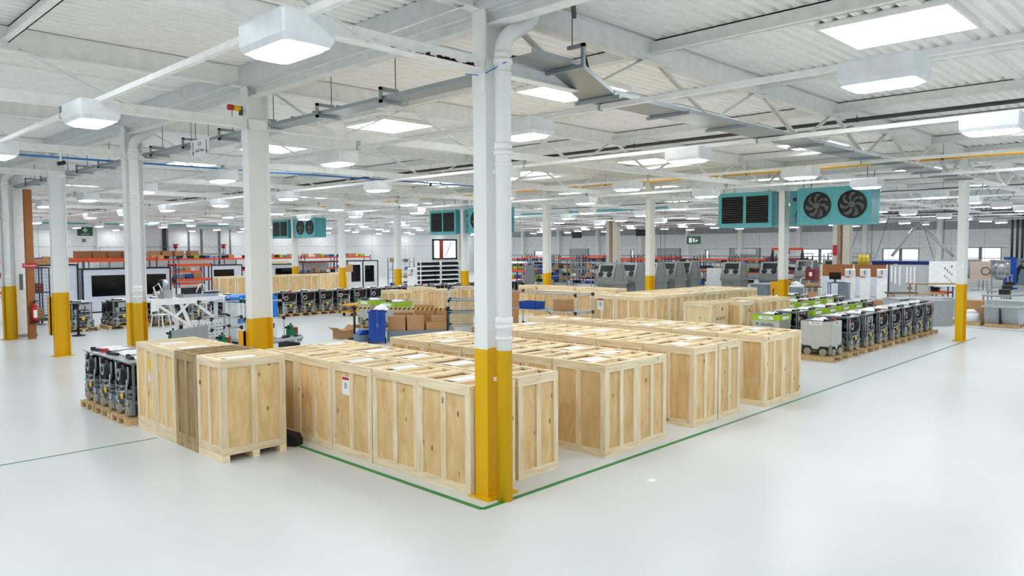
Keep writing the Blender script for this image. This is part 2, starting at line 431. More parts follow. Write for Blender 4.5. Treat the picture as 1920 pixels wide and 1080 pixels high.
for k in range(0, 6):
    lab = 'white steel column with yellow foot, in the near row to the right of the camera' if k < 0 else 'white steel column with yellow painted foot, ' + back[k]
    put_column(.125, k * DY, lab, 'columns of the near row')
for k in range(-2, 9):
    lab = ['white steel column with yellow foot beyond the right edge, nearer one', 'white steel column with yellow foot beyond the right edge',
           'white steel column with tall yellow foot at the right, beside the grey tub pallets'][k + 2] if k <= 0 else 'white steel column with yellow foot, %s behind the right-hand one in the middle row' % ORD[k - 1]
    if k == 1: lab = 'white steel column standing between the two large teal heaters at right'
    put_column(DX + .0, k * DY, lab, 'columns of the middle row')
def pipe_thing(x, y, label):
    t = thing('drainpipe', label, 'drainpipe', (x, y, 0), 0, 'drainpipes on the near row of columns')
    r = .086
    pts = [(0, 0, 0.0), (0, 0, 4.82), (.01, 0, 4.9), (.05, 0, 4.98), (.13, 0, 5.05), (.25, 0, 5.12), (.36, 0, 5.19), (.44, 0, 5.27), (.48, 0, 5.36), (.49, 0, 5.56)]
    MB().tube(pts, r, 18).build('pipe', 'column', t)
    for z in (1.88, 3.74, 4.70):
        MB().cyl((0, 0, z), (0, 0, z + .05), r + .018, 18).cyl((0, 0, z + .05), (0, 0, z + .13), r + .01, 18).cyl((0, 0, z - .12), (0, 0, z - .08), r + .008, 18).build('collar', 'white_paint', t)
    MB().cyl((.49, 0, 5.4), (.49, 0, 5.47), r + .02, 18).build('collar', 'white_paint', t)
    MB().box(-.03, .03, .08, .14, 3.55, 3.6).box(-.03, .03, .08, .14, 1.3, 1.34).build('clip', 'white_paint', t)
    return t
pipe_thing(.072, -.235, 'thick white rainwater pipe with yellow foot on the near column')
pipe_thing(.062, 2 * DY - .235, 'thick white rainwater pipe with yellow foot two columns back on the left')
pipe_thing(.062, 4 * DY - .235, 'thick white rainwater pipe on the column at the left edge')
# column guard plates
single('column_guard', 'yellow steel guard plate bolted to the column behind the crate stack', 'guard', (-.1, DY + .16, 0), 0, 'yellow_bin', [('b', -.015, .015, -.1, .1, 0, 1.45), ('b', -.015, .05, -.1, -.08, 0, 1.45)])
single('column_guard', 'yellow steel guard plate on the far left column three bays back', 'guard', (-.1, 3 * DY + .16, .55), 0, 'yellow_bin', [('b', -.015, .015, -.1, .1, 0, 1.0), ('b', -.015, .05, -.1, -.08, 0, 1.0)])
for k, lab in ((-1, 'beyond the right edge'), (2, 'carrying a red fire notice behind the teal heaters'), (5, 'far back in the middle of the hall'), (8, 'far back behind the middle teal heaters')):
    t = comp('boxed_column', 'pale beige boxed column ' + lab, 'column', (38.16, k * DY, 0), 0,
             [('shaft', 'beige_column', [('b', -.2, .2, -.55, -.15, 0, 5.5), ('b', -.2, .2, .15, .4, 0, 5.5)]), ('joint', 'timber_brown', [('b', -.1, .1, -.06, .02, 0, 5.3)]),
              ('bracket', 'beige_column', [('r', (0, .4, 4.3), (0, 1.2, 5.1), .15, .2), ('r', (0, -.55, 4.3), (0, -1.3, 5.1), .15, .2), ('b', -.22, .22, -.6, .5, 1.15, 1.3)])], 'boxed columns of the back row')
for k in range(-2, 11):
    single('wall_post', 'white steel post against the far right wall, %s from its right end' % ORD[k + 2], 'post', (X1 - .2, k * DY + .0, 0), 0, 'white_paint',
           [('b', -.25, .17, -.16, .16, 0, 5.55)], 'posts along the far right wall')
for gx, lab in ((0, 'pale roof gutter box over the near row of columns'), (DX, 'pale roof gutter box over the middle row of columns'), (2 * DX, 'pale roof gutter box over the back row of columns')):
    comp('roof_gutter', lab, 'gutter', (gx + .1, 0, 0), 0, [('trough', 'gutter', [('b', -.22, .22, Y0 + .05, Y1 - .05, 5.28, 5.31), ('b', -.24, -.22, Y0 + .05, Y1 - .05, 5.28, 5.57), ('b', .22, .24, Y0 + .05, Y1 - .05, 5.28, 5.57)]),
         ('beam', 'white_paint', [('b', -.09, .09, Y0 + .05, Y1 - .05, 5.14, 5.152), ('b', -.006, .006, Y0 + .05, Y1 - .05, 5.152, 5.28), ('b', -.09, .09, Y0 + .05, Y1 - .05, 5.268, 5.28)])])

# ------------------------------------------------------------------ roof trusses
def truss_proto():
    t = thing('roof_truss', 'x', 'roof truss')
    W = 'white_paint'
    MB().box(.3, 18.98, -.07, .07, 4.65, 4.664).box(.3, 18.98, -.006, .006, 4.664, 4.80).build('bottom_chord', W, t)
    MB().box(.3, 18.98, -.07, .07, 5.272, 5.286).box(.3, 18.98, -.006, .006, 5.286, 5.55).box(.3, 18.98, -.07, .07, 5.55, 5.564).build('top_chord', W, t)
    for j in range(6):
        xb = 3.18 * j + 1.66
        for xt in (3.18 * j + .12, 3.18 * j + 3.06):
            xt = min(max(xt, .35), 18.9)
            MB().bar((xb + (.1 if xt > xb else -.1), 0, 4.72), (xt, 0, 5.32), .012, .085, 0, (0, 1, 0)).bar((xb + (.1 if xt > xb else -.1), .026, 4.72), (xt, .026, 5.32), .012, .06, 0, (0, 1, 0)).build('web_member', W, t)
        MB().box(xb - .13, xb + .13, -.012, .0, 4.664, 4.80).build('gusset', W, t)
    return t
tp = truss_proto(); first = True
bayn = {-1: 'left of the near columns', 0: 'right of the near columns', 1: 'beyond the middle columns', 2: 'against the far right wall'}
for i in (0, -1, 1, 2):
    for k in range(-1 if i != 1 else -2, (5 if i < 0 else 11)):
        lab = 'white lattice roof truss %s, %s' % (bayn[i], 'in line with the near column' if k == 0 else ('nearer than the near column' if k < 0 else '%s back from the near column' % ORD[k - 1]))
        if k == -2: lab += ', outermost'
        loc = (i * DX, k * DY, 0)
        if first: tp.location = loc; tp['label'] = lab; tp['group'] = 'roof trusses'; first = False
        else: dup(tp, loc, 0, lab, 'roof trusses')
rb = MB()
for i in range(46):
    x = -1.75 + 1.63 * (i / 46) ** .6; h = .012 + .035 * rnd.random() * (1.3 if x > -.8 else .6)
    if x < -.8 and rnd.random() < .35: continue
    rb.box(x, x + .02 + .05 * rnd.random(), -.0125, -.0065, 4.664, 4.664 + h)
for o in list(bpy.data.objects):
    if o.get('category') == 'roof truss' and o.location.x < -18 and abs(o.location.y) < .1:
        r = rb.build('rust_patch', 'rust', o, (DX, 0, 0)); r['label'] = 'dark rust patch along the chord'

# ------------------------------------------------------------------ rooflights
def skylight(x, y, lab):
    t = thing('skylight', lab, 'skylight', (x, y, 5.5), 0, 'rooflight panes')
    MB().box(-.66, .66, -.73, .73, .03, .04).build('pane', 'sky_pane', t)
    MB().box(-.7, .7, -.77, -.73, .0, .075).box(-.7, .7, .73, .77, 0, .075).box(-.7, -.66, -.73, .73, 0, .075).box(.66, .7, -.73, .73, 0, .075).box(-.7, .7, -.77, .77, .066, .074).box(-.66, .66, -.006, .006, .02, .03).build('frame', 'white_paint', t)  # includes an unseen opaque cap, added to block the pane's upward glow
    return t
sk = None
cols_ = [(-4.7, 'in the left bay'), (4.72, 'in the near half of the middle bay'), (14.95, 'in the far half of the middle bay'), (23.6, 'just beyond the middle column row'), (34.0, 'before the back column row'), (43.0, 'just beyond the back column row')]
for x, a in cols_:
    for k in range(-2, 10 if x > 0 else 2):
        lab = 'bright rooflight %s, %s from the front' % (a, ORD[k + 2])
        if sk is None: sk = skylight(x, k * DY + 2.68, lab)
        else: dup(sk, (x, k * DY + 2.68, 5.5), 0, lab, 'rooflight panes')

# ------------------------------------------------------------------ lamps on their trunking
def lamp_proto():
    t = thing('box_lamp', 'x', 'lamp')
    b = MB(); h = .235; w, l = .225, .36
    top = [(-w, -l), (w, -l), (w, l), (-w, l)]
    def oct(w, l, c): return [(-w + c, -l), (w - c, -l), (w, -l + c), (w, l - c), (w - c, l), (-w + c, l), (-w, l - c), (-w, -l + c)]
    lv = [(oct(w * .97, l * .97, .02), h), (oct(w, l, .02), h - .02), (oct(w, l, .02), .05), (oct(w * .9, l * .94, .035), .0)]
    base = []
    for poly, z in lv:
        base.append(len(b.v)); b.v += [(x, y, z) for x, y in poly]
    for q in range(3):
        for i in range(8):
            j = (i + 1) % 8; b.f.append((base[q] + j, base[q] + i, base[q + 1] + i, base[q + 1] + j)); b.m.append(0); b.s.append(False)
    b.f.append(tuple(base[0] + i for i in range(8))); b.m.append(0); b.s.append(False)
    b.f.append(tuple(base[3] + 7 - i for i in range(8))); b.m.append(0); b.s.append(False)
    b.build('housing', 'lamp_white', t)
    d = MB(); tiers = [(oct(w * .66, l * .76, .05), -.03), (oct(w * .76, l * .84, .05), -.018), (oct(w * .8, l * .87, .05), .004)]; bb = []
    for poly, z in tiers: bb.append(len(d.v)); d.v += [(x, y, z) for x, y in poly]
    for q in range(2):
        for i in range(8): j = (i + 1) % 8; d.f.append((bb[q] + i, bb[q] + j, bb[q + 1] + j, bb[q + 1] + i)); d.m.append(0); d.s.append(False)
    d.f.append(tuple(bb[0] + 7 - i for i in range(8))); d.m.append(0); d.s.append(False)
    d.build('diffuser', 'lamp_glow', t)
    MB().box(-.025, .025, -.12, -.09, h - .03, h + .001).box(-.025, .025, .09, .12, h - .03, h + .001).build('hook', 'galv', t)
    return t
lp = None
TR = []
rows = [(x, 1.32, 4.72) for base in (0, DX, 2 * DX) for x in (base + 2.06, base + 6.33, base + 11.05, base + 15.15)] + [(x, -.5, 4.71) for x in (-2.6, -7.1, -11.6, -16.1, -20.6)]
rows.sort()
for ri, (x, y0, dy) in enumerate(rows):
    n = 0
    kmax = 13 if x > 0 else 6
    for k in range(-3, kmax):
        y = y0 + k * dy
        if y > Y1 - 1 or y < Y0 + .5: continue
        # the far left corner of the hall is covered from the shared fittings
        lab = 'white box lamp, %s from the front in the %s light row from the left' % (ORD[n], ORD[ri]); n += 1
        if x in (2.06,) and k == 0: pass
        if lp is None:
            lp = lamp_proto(); lp.location = (x, y, 4.3); lp['label'] = lab; lp['group'] = 'box lamps under the roof'
        else: dup(lp, (x, y, 4.3), 0, lab, 'box lamps under the roof')
    ye = y0 + (kmax - 1) * dy + 1; ye = min(ye, Y1 - .5)
    b = MB().box(-.03, .03, Y0 + .3, ye, 4.50, 4.56)
    t = thing('lighting_trunking', 'long white lighting rail carrying the %s light row from the left' % ORD[ri], 'lighting rail', (x, 0, 0), 0, 'lighting rails')
    b.build('rail', 'white_paint', t)
    h = MB()
    for k in range(-3, 12):
        yy = k * DY
        if yy < ye: h.box(-.035, .035, yy - .015, yy + .015, 4.49, 4.655)
    h.build('hanger', 'galv', t)

# ------------------------------------------------------------------ cable trays
def tray_y(name, label, x, ya, yb, z, ybr):
    t = thing(name, label, 'cable tray', (x, 0, z))
    MB().box(-.15, .15, ya, yb, 0, .004).box(-.152, -.148, ya, yb, 0, .05).box(.148, .152, ya, yb, 0, .05).build('tray', 'galv', t)
    for y in ybr:
        MB().box(-.2, .2, y - .02, y + .02, -.045, -.004).box(-.2, -.165, y - .02, y + .02, -.045, .16).box(-.2, .1, y - .02, y + .02, .12, .16).build('bracket', 'galv', t)
        MB().cyl((.06, y, .14), (.06, y, 1.1), .006, 6).build('drop_rod', 'dark_pipe', t)
    for y in [ya + .4 + .62 * i for i in range(int((yb - ya - .5) / .62))]:
        MB().box(-.16, .16, y, y + .008, .045, .07).build('clip', 'galv_dark', t) if int(y * 10) % 3 == 0 else None
    MB().tube([(-.05, ya + .2, .03), (-.04, (ya + yb) / 2, .02), (-.06, yb - .2, .03)], .016, 6).tube([(.03, ya + .2, .03), (.04, (ya + yb) / 2, .025), (.02, yb - .2, .03)], .012, 6).build('cable', 'black', t)
    return t
tray_y('cable_tray', 'galvanised cable tray hung on rods along the near row of columns', .45, .42, 22.0, 4.70, [2.22, 3.77, 5.49, 6.96, 8.5, 10.1, 11.7, 13.3, 14.9, 16.5, 18.1, 19.7])
def tray_x():
    t = thing('cable_tray', 'galvanised cable tray running away along the roof truss right of the near column', 'cable tray', (0, -.2, 4.575))
    MB().box(1.72, 18.2, -.26, .26, 0, .004).box(1.72, 18.2, -.262, -.258, 0, .05).box(1.72, 18.2, .258, .262, 0, .05).build('tray', 'galv', t)
    b = MB()
    b.bar((1.1, 0, .24), (1.74, 0, .004), .52, .004).bar((1.1, -.26, .265), (1.74, -.26, .03), .004, .05).bar((1.1, .26, .265), (1.74, .26, .03), .004, .05)
    b.build('bend', 'galv', t)
    MB().box(.28, 1.12, -.26, .26, .24, .244).box(.28, 1.12, -.262, -.258, .24, .29).box(.55, 1.12, .258, .262, .24, .29).box(.30, .6, .26, .62, .24, .244).build('tray', 'galv', t)
    for x in (1.74, 3.3, 4.9, 6.4, 7.8, 9.2, 10.6, 12.0, 13.4, 14.8, 16.2, 17.6):
        MB().box(x - .02, x + .02, -.34, .34, -.045, -.004).box(x - .02, x + .02, -.345, -.34, -.045, .03).build('bracket', 'galv', t)
        MB().box(x - .015, x + .015, .27, .3, -.03, .08).box(x - .015, x + .015, .15, .3, .07, .082).build('drop_rod', 'galv', t)
    MB().box(1.0, 1.04, -.34, .34, .19, .23).box(1.0, 1.04, -.38, -.34, .19, .46).box(1.0, 1.04, -.38, -.14, .42, .46).build('bracket', 'galv', t)
    MB().cyl((1.02, -.2, .44), (1.02, -.2, .92), .006, 6).bar((.75, -.42, .9), (1.3, .0, .9), .05, .07).build('drop_rod', 'dark_pipe', t)
    pts = [(.3, .1, .27), (.6, .0, .28), (1.1, .05, .27), (1.4, .1, .16), (1.74, .1, .03), (6, .1, .025), (18, .1, .025)]
    MB().tube(pts, .014, 6).tube([(p[0], p[1] + .06, p[2]) for p in pts], .012, 6).tube([(1.3, -.1, .19), (1.34, -.1, .38), (1.36, -.1, .5), (1.4, -.1, .38), (1.5, -.1, .12)], .014, 6).build('cable', 'black', t)
tray_x()
# ------------------------------------------------------------------ service pipes under the roof
def pipe_y(name, label, x, z, r, m, ya, yb, cat='pipe'):
    t = thing(name, label, cat, (x, 0, z))
    MB().cyl((0, ya, 0), (0, yb, 0), r, 10).build('pipe', m, t)
    b = MB(); y = ya + 1
    while y < yb: b.cyl((0, y, 0), (0, y, max(.1, 5.37 - z)), .006, 5); b.ring((0, y - .015, 0), (0, 1, 0), r, r + .012, .03, 10); y += DY
    b.build('clip', 'dark_pipe', t)
pipe_y('gas_pipe', 'long yellow gas pipe running under the roof before the middle columns', 15.9, 5.02, .075, 'yellow_pipe', -12, 52)
pipe_y('conduit', 'dark conduit running the length of the middle bay near its centre', 10.0, 5.27, .04, 'dark_pipe', -12, 50)
pipe_y('conduit', 'dark cable run beyond the middle column row', 29.5, 5.1, .045, 'dark_pipe', -12, 45)
pipe_y('conduit', 'dark cable run above the bank of grey cabinets', 26.0, 4.9, .03, 'dark_pipe', -4, 45)
pipe_y('conduit', 'dark cable run near the back column row', 45.0, 4.8, .04, 'dark_pipe', -4, 40)
t = thing('air_line', 'blue air pipe crossing the roof from the left edge to behind the near column', 'pipe', (0, 13, 4.80))
MB().cyl((-6, 0, -.02), (12.3, 0, .06), .022, 8).build('pipe', 'blue_pipe', t)
b = MB()
for x in range(-5, 12, 3): b.cyl((x, 0, .02), (x, 0, .8), .005, 5); b.box(x - .03, x + .03, -.03, .03, -.04, .05)
b.build('clip', 'dark_pipe', t)
single('air_line', 'teal air pipe along the top of the far left wall', 'pipe', (0, Y1 - 8, 4.55), 0, 'teal', [('c', (3, 0, 0), (30, 0, .05), .06, 8)])
single('air_line', 'teal air pipe under the roof in the middle distance', 'pipe', (27, 0, 4.75), 0, 'teal', [('c', (0, 15, 0), (0, 30, 0), .05, 8)])
for x, y, a in ((28, 2.2, 'right of the teal fan heater'), (36, 6, 'over the back partition'), (44, 1.5, 'far back at the right')):
    single('roof_duct', 'round grey duct grille hung under the roof ' + a, 'duct', (x, y, 4.75), 0, 'galv', [('o', (0, 0, 0), (1, .2, 0), .22, .26, .14, 18), ('o', (0, -.7, 0), (1, .2, 0), .22, .26, .14, 18), ('o', (0, -1.4, 0), (1, .2, 0), .22, .26, .14, 18), ('c', (.05, .6, .3), (.05, -2, .3), .02, 6)])
single('cable', 'thin blue cable looped round the top of the near column', 'cable', (0, 0, 0), 0, 'blue_pipe', [('t', [(-.2, .06, 4.6), (-.058, .0, 4.6), (-.052, -.11, 4.61), (-.03, -.2, 4.64), (.03, -.325, 4.7), (.1, -.33, 4.76), (.17, -.26, 4.8)], .006, 6)])
t = comp('alarm_beacon', 'red and amber warning beacon on the column behind the crate stack', 'beacon', (-.12, DY - .05, 4.93), 0, [('lens', 'red', [('c', (-.22, 0, 0), (-.14, 0, 0), .045, 12)]), ('body', 'tag_yellow', [('c', (-.14, 0, 0), (-.02, 0, 0), .043, 12)]), ('bracket', 'dark_steel', [('b', -.03, .0, -.04, .04, -.1, .03)])])
t = comp('camera_dome', 'small black security camera on the beam at upper left', 'camera', (-1.2, 2 * DY, 4.53), 0, [('body', 'black', [('c', (-.06, 0, -.1), (.08, 0, -.06), .04, 10)]), ('bracket', 'white_plastic', [('c', (0, 0, -.08), (0, 0, .1), .02, 8), ('b', -.05, .05, -.05, .05, .1, .12)])])

# ------------------------------------------------------------------ hanging signs
t = thing('hanging_sign', 'white two-arrow notice hung from the roof behind the near columns', 'sign', (.2, 7.6, 4.57))
MB().box(-.006, .006, -.38, .38, -.16, .16).build('board', 'white_plastic', t)
MB().cyl((0, .36, .16), (0, .36, 1.0), .005, 5).cyl((0, -.36, .16), (0, -.36, 1.0), .005, 5).build('wire', 'dark_pipe', t)
for y in (.28, -.28):
    MB().box(-.008, -.0065, y - .012, y + .012, -.05, .13).quad([(-.0075, y + .035, -.05), (-.0075, y, -.14), (-.0075, y - .035, -.05)]).build('arrow', 'black', t)
text('hTE', .09, 'black', t, (-.0075, .0, .07), FACE_NX); text('Hub Point', .085, 'black', t, (-.0075, 0, -.04), FACE_NX)
t = thing('first_aid_sign', 'green sign with a white cross on the far left wall', 'sign', (13.3, Y1 - .03, 4.2))
MB().box(-.55, .55, -.01, .01, -.34, .34).build('board', 'sign_green', t)
MB().box(-.06, .06, -.016, -.011, -.08, .28).box(-.18, .18, -.016, -.011, .04, .16).build('cross', 'white_plastic', t)
text('First aid', .17, 'white_plastic', t, (0, -.012, -.22), FACE_NY)
single('wall_box', 'small grey box on the wall below the green cross sign', 'wall box', (13.2, Y1 - .05, 3.5), 0, 'galv_dark', [('b', -.12, .12, -.04, .04, -.12, .12), ('b', -.05, .05, -.05, -.04, -.05, .05)])
t = thing('exit_sign', 'green running-man exit sign hung right of the middle columns', 'sign', (46, 24.9, 3.3))
MB().box(-.02, .02, -.6, .6, -.3, .3).build('board', 'sign_green', t)
MB().box(-.026, -.021, .15, .4, -.18, .18).box(-.026, -.021, -.1, .06, -.15, .15).quad([(-.024, -.18, .06), (-.024, -.18, -.18), (-.024, -.42, .0)]).build('symbol', 'white_plastic', t)
MB().cyl((0, .5, .3), (0, .5, 2.28), .008, 5).cyl((0, -.5, .3), (0, -.5, 2.28), .008, 5).build('wire', 'dark_pipe', t)
for x, y, z, a in ((52, 41.5, 4.0, 'left one, left of the boxed column'), (52, 33.9, 4.1, 'right one, right of the boxed column'), (50, 53, 3.9, 'leftmost, by the near pipe')):
    t = thing('hanging_sign', 'small dark notice hung high at the back, ' + a, 'sign', (x, y, z))
    MB().box(-.02, .02, -.6, .6, -.3, .3).build('board', 'black', t)
    MB().box(-.024, -.021, -.4, .4, -.03, .03).build('symbol', 'sign_green', t)
    MB().cyl((0, .5, .3), (0, .5, 5.58 - z), .008, 5).cyl((0, -.5, .3), (0, -.5, 5.58 - z), .008, 5).build('wire', 'dark_pipe', t)

# ------------------------------------------------------------------ heaters
def heater(kind):
    t = thing('unit_heater', 'x', 'heater')
    W, Hh, D = (1.98, 1.2, .95) if kind == 'louvre' else (2.3, 1.2, .8)
    b = MB().box(0, D, -W / 2, W / 2, 0, Hh); b.box(-.015, 0, -W / 2, W / 2, 0, .07).box(-.015, 0, -W / 2, W / 2, Hh - .07, Hh).box(-.015, 0, W / 2 - .07, W / 2, .07, Hh - .07).box(-.015, 0, -W / 2, -W / 2 + .07, .07, Hh - .07)
    b.build('casing', 'teal', t)
    MB().box(.01, D - .05, -W / 2 - .012, -W / 2, .05, Hh - .05).box(D - .3, D - .28, -W / 2 - .016, -W / 2, .02, Hh - .02).build('side_panel', 'teal_dark', t)
    if kind == 'louvre':
        for c in (-.46, .46):
            q = MB().box(-.016, -.004, c - .4, c + .4, .14, 1.06)
            for i in range(12): q.bar((-.03, c - .39, .17 + i * .077), (-.03, c + .39, .17 + i * .077), .05, .01, 0, (.6, 0, 1))
            q.build('louvre', 'black', t)
    else:
        for c in (-.55, .55):
            cc = c - .05
            fr = MB().ring((-.05, cc, .62), (1, 0, 0), .4, .44, .05, 28).build('fan_ring', 'black', t)
            MB().cyl((-.006, cc, .62), (-.016, cc, .62), .4, 28).build('fan_back', 'black', fr)
            f = MB()
            for i in range(7):
                a = i * 2 * PI / 7
                pts = []
                for r, off in ((.1, 0), (.25, .25), (.38, .62)):
                    pts.append((r, a + off))
                L_ = [(-.03, cc + r * math.cos(q), .62 + r * math.sin(q)) for r, q in pts]; R_ = [(-.045, cc + r * math.cos(q + .42), .62 + r * math.sin(q + .42)) for r, q in pts]
                for u in range(2): f.quad([L_[u], L_[u + 1], R_[u + 1], R_[u]])
            f.cyl((-.06, cc, .62), (-.02, cc, .62), .1, 14); f.build('fan_blades', 'machine_dark', fr)
            g = MB()
            for a in (.7, 2.4, 3.9, 5.5): g.bar((-.055, cc + .1 * math.cos(a), .62 + .1 * math.sin(a)), (-.055, cc + .47 * math.cos(a), .62 + .47 * math.sin(a)), .012, .012)
            g.build('fan_guard', 'black', fr)
        MB().box(.1, D, W / 2, W / 2 + .32, 0, Hh - .06).build('burner_box', 'teal_dark', t)
        MB().cyl((.098, W / 2 + .14, .86), (.085, W / 2 + .14, .86), .07, 14).build('inspection_hole', 'black', t)
        MB().box(.07, .1, W / 2 + .1, W / 2 + .22, .1, .28).build('control_box', 'grey_plastic', t)
        MB().tube([(.05, W / 2 - .1, .72), (.0, W / 2 - .04, .6), (-.01, W / 2 + .03, .4), (.06, W / 2 + .1, .3)], .012, 6).build('cable', 'black', t)
    b = MB()
    for y in (-W / 2 + .15, W / 2 - .15):
        for x in (.1, D - .1): b.cyl((x, y, Hh), (x, y, 2.0), .012, 6)
    b.build('hanger', 'galv_dark', t)
    return t
hl, hf = heater('louvre'), heater('fan')
where = {1: 'large one at the right', 4: 'in the middle behind the near column', 7: 'in the distance at left'}
for n, k in enumerate((1, 4, 7)):
    l1 = 'teal heater with two black louvres, %s' % where[k]; l2 = 'teal heater with two black fans, %s' % where[k]
    p1, p2 = (DX - .3, k * DY + 1.28, 3.44), (DX - .3, k * DY - 1.75, 3.46)
    if n == 0: hl.location, hf.location = p1, p2; hl['label'], hf['label'] = l1, l2; hl['group'] = hf['group'] = 'teal hanging heaters'
    else: dup(hl, p1, 0, l1, 'teal hanging heaters'); dup(hf, p2, 0, l2, 'teal hanging heaters')

# ------------------------------------------------------------------ crates
M['pine_y'] = wood('pine_y', (226, 202, 158), (250, 236, 206), stretch=(9, 0.9, 9), vary=.13)
M['lid_ply'] = wood('lid_ply', (220, 190, 140), (242, 218, 174), stretch=(1.2, 5, 5), knot=False, vary=.12)
M['ply_pale'] = wood('ply_pale', (226, 200, 154), (240, 218, 176), stretch=(4, 4, 1.2), vary=.12)
def crate(w, d, h, foot=0.0, mats=('pine', 'pine_top', 'pine_y'), ply='ply', paper=0, plain=False, lid=True):
    t = thing('wooden_crate', 'x', 'crate')
    x, y = w / 2, d / 2; z0 = foot; i = .022; B = MB()
    B.box(-x + i, x - i, -y + i, y - i, z0 + .03, h - .045).build('panel_box', ply, t)
    f = MB(); s = .085; e = .0
    rt, rb_ = .085, .10
    for sy in (-1, 1):      # faces across y
        a, b = (sy * y - (i if sy > 0 else 0), sy * y + (0 if sy > 0 else i))
        for xx0, xx1 in ((-x, -x + s), (x - s, x)) + (((-.038, .038),) if not plain else ()): f.box(xx0, xx1, a, b, z0 + rb_, h - rt - .02, 0)
        f.box(-x, x, a, b, h - rt - .02, h - .02, 1); f.box(-x, x, a, b, z0, z0 + rb_, 1)
    for sx in (-1, 1):
        a, b = (sx * x - (i if sx > 0 else 0), sx * x + (0 if sx > 0 else i))
        for yy0, yy1 in ((-y + i, -y + s), (y - s, y - i)) + (((-.04, .04),) if not plain else ()): f.box(a, b, yy0, yy1, z0 + rb_, h - rt - .02, 0)
        f.box(a, b, -y + i, y - i, h - rt - .02, h - .02, 2); f.box(a, b, -y + i, y - i, z0, z0 + rb_, 2)
    f.build('frame', list(mats), t)
    if lid:
        l = MB(); l.box(-x + .004, x - .004, -y + .004, y - .004, h - .044, h - .034, 2)
        l.box(-x, x, -y, -y + .08, h - .02, h + .004, 0); l.box(-x, x, y - .08, y, h - .02, h + .004, 0)
        l.box(-x, -x + .07, -y + .08, y - .08, h - .02, h + .004, 1); l.box(x - .07, x, -y + .08, y - .08, h - .02, h + .004, 1)
        for yy in (-d * .16, d * .15): l.box(-x + .07, x - .07, yy - .04, yy + .04, h - .034, h + .003, 0)
        lo = l.build('lid', [mats[1], mats[2], 'lid_ply'], t)
    if foot:
        k = MB()
        for xx in (-x, -.04, x - .1): k.box(xx, xx + .1, -y, y, 0, foot, 0)
        k.build('skid', mats[2], t)
    else:
        k = MB()
        for xx in (-x + .03, -.04, x - .12): k.box(xx, xx + .09, -y + .03, y - .03, .0, .03, 0)
        k.build('skid', mats[2], t)
    if paper:
        p = MB(); q = random.Random(paper); px = -x + .16 + .1 * q.random()
        yy = q.choice((-.31, -.02, .27)) * d; p.box(px - .06, px + .34, yy - .1, yy + .1, h + .004, h + .006)
        p.build('paper_label', 'paper', lo)
    return t
def place(protos, loc, label, group, rz=0, pick=None):
    p = protos[rnd.randrange(len(protos))] if pick is None else protos[pick]
    if p['label'] == 'x':
        p.location = loc; p['label'] = label; p['group'] = group; p.rotation_euler = (0, 0, rz); return p
    return dup(p, loc, rz, label, group)
def notice(parent, loc, rot, s=.2, red=True):
    b = MB().box(-s / 2, s / 2, -.001, .001, -s * .72, s * .72, 0)
    if red: b.box(-s * .45, s * .45, -.002, -.001, s * .45, s * .66, 1)
    b.quad([(-s * .22, -.002, 0), (0, -.002, s * .3), (s * .22, -.002, 0), (0, -.002, -s * .3)], 2).quad([(-s * .1, -.003, 0), (0, -.003, s * .13), (s * .1, -.003, 0), (0, -.003, -s * .13)], 0)
    o = b.build('hazard_label', ['paper', 'red', 'machine_grey'], parent); o.location = loc; o.rotation_euler = rot
    o['label'] = 'white notice with a red band'; return o
CA = [crate(.715, .92, 1.22, 0, paper=s) for s in (3, 5, 0, 8)]
GA = 'crates of the front blocks'
bl = [(-.10, .66, 0.13, 5, 5, 'front block'), (2.13, 2.85, -.03, 5, 5, 'second block'),
      (4.38, 5.13, .01, 5, 5, 'third block'), (6.52, 7.23, -.10, 6, 4, 'fourth block')]
CR = {}
for bi, (xa, xb, ya, na, nb, nm) in enumerate(bl):
    for ri, (xx, n) in enumerate(((xa, na), (xb, nb))):
        for k in range(n):
            lab = 'pine crate, %s from the aisle end, %s row of the %s' % (ORD[k], 'left' if ri == 0 else 'right', nm)
            c = place(CA, (xx + .358 + rnd.uniform(-.008, .008), ya + .46 + k * .932, 0), lab, GA)
            CR[(bi, ri, k)] = c
notice(CR[(0, 0, 2)], (-.3455, -.22 + .36, .93), (0, 0, -PI / 2), .17)
text('HBPE', .07, 'dark_pipe', CR[(2, 0, 0)], (-.3605, .05, .05), FACE_NX)
text('104', .055, 'dark_pipe', CR[(0, 0, 0)], (-.362, .0, 1.02), (PI / 2, PI / 2, -PI / 2))
d_ = MB().quad([(-.05, -.0, 0), (0, -.05, 0), (.05, 0, 0), (0, .05, 0)]).build('diamond_sticker', 'red', CR[(1, 1, 0)]); d_.location = (-.02, .12, 1.2265); d_['label'] = 'small red diamond sticker'
# stack on pallet feet at the left
LP_ = [crate(.90, .725, 1.33, .09, paper=s, ply='ply') for s in (4,)]
LG = [crate(.90, .725, 1.33, .09, mats=('pine_grey', 'pine_grey', 'pine_grey'), ply='pine_grey')]
names = ['pine crate on skids at the near end of the left-hand stack, tan plywood end', 'weathered darker crate, second from the near end of the left-hand stack', 'pine crate third from the near end of the left-hand stack, with yellow and diamond labels', 'pine crate at the far end of the left-hand stack, beside the bare robots']
for k in range(4):
    c = place(LG if k == 1 else LP_, (-.99, 3.37 + .365 + k * .735, 0), names[k], 'crates of the left-hand stack')
    if k == 3:
        b = MB().box(-.001, 0, -.05, .05, -.07, .07); o = b.build('sticker', 'yellow_flat', c); o.location = (-.4335, -.1, 1.02); o['label'] = 'yellow sticker'
        o = MB().quad([(0, -.06, 0), (0, 0, -.08), (0, .06, 0), (0, 0, .08)]).build('sticker', 'paper', c); o.location = (-.4335, -.1, .82); o['label'] = 'white diamond sticker'
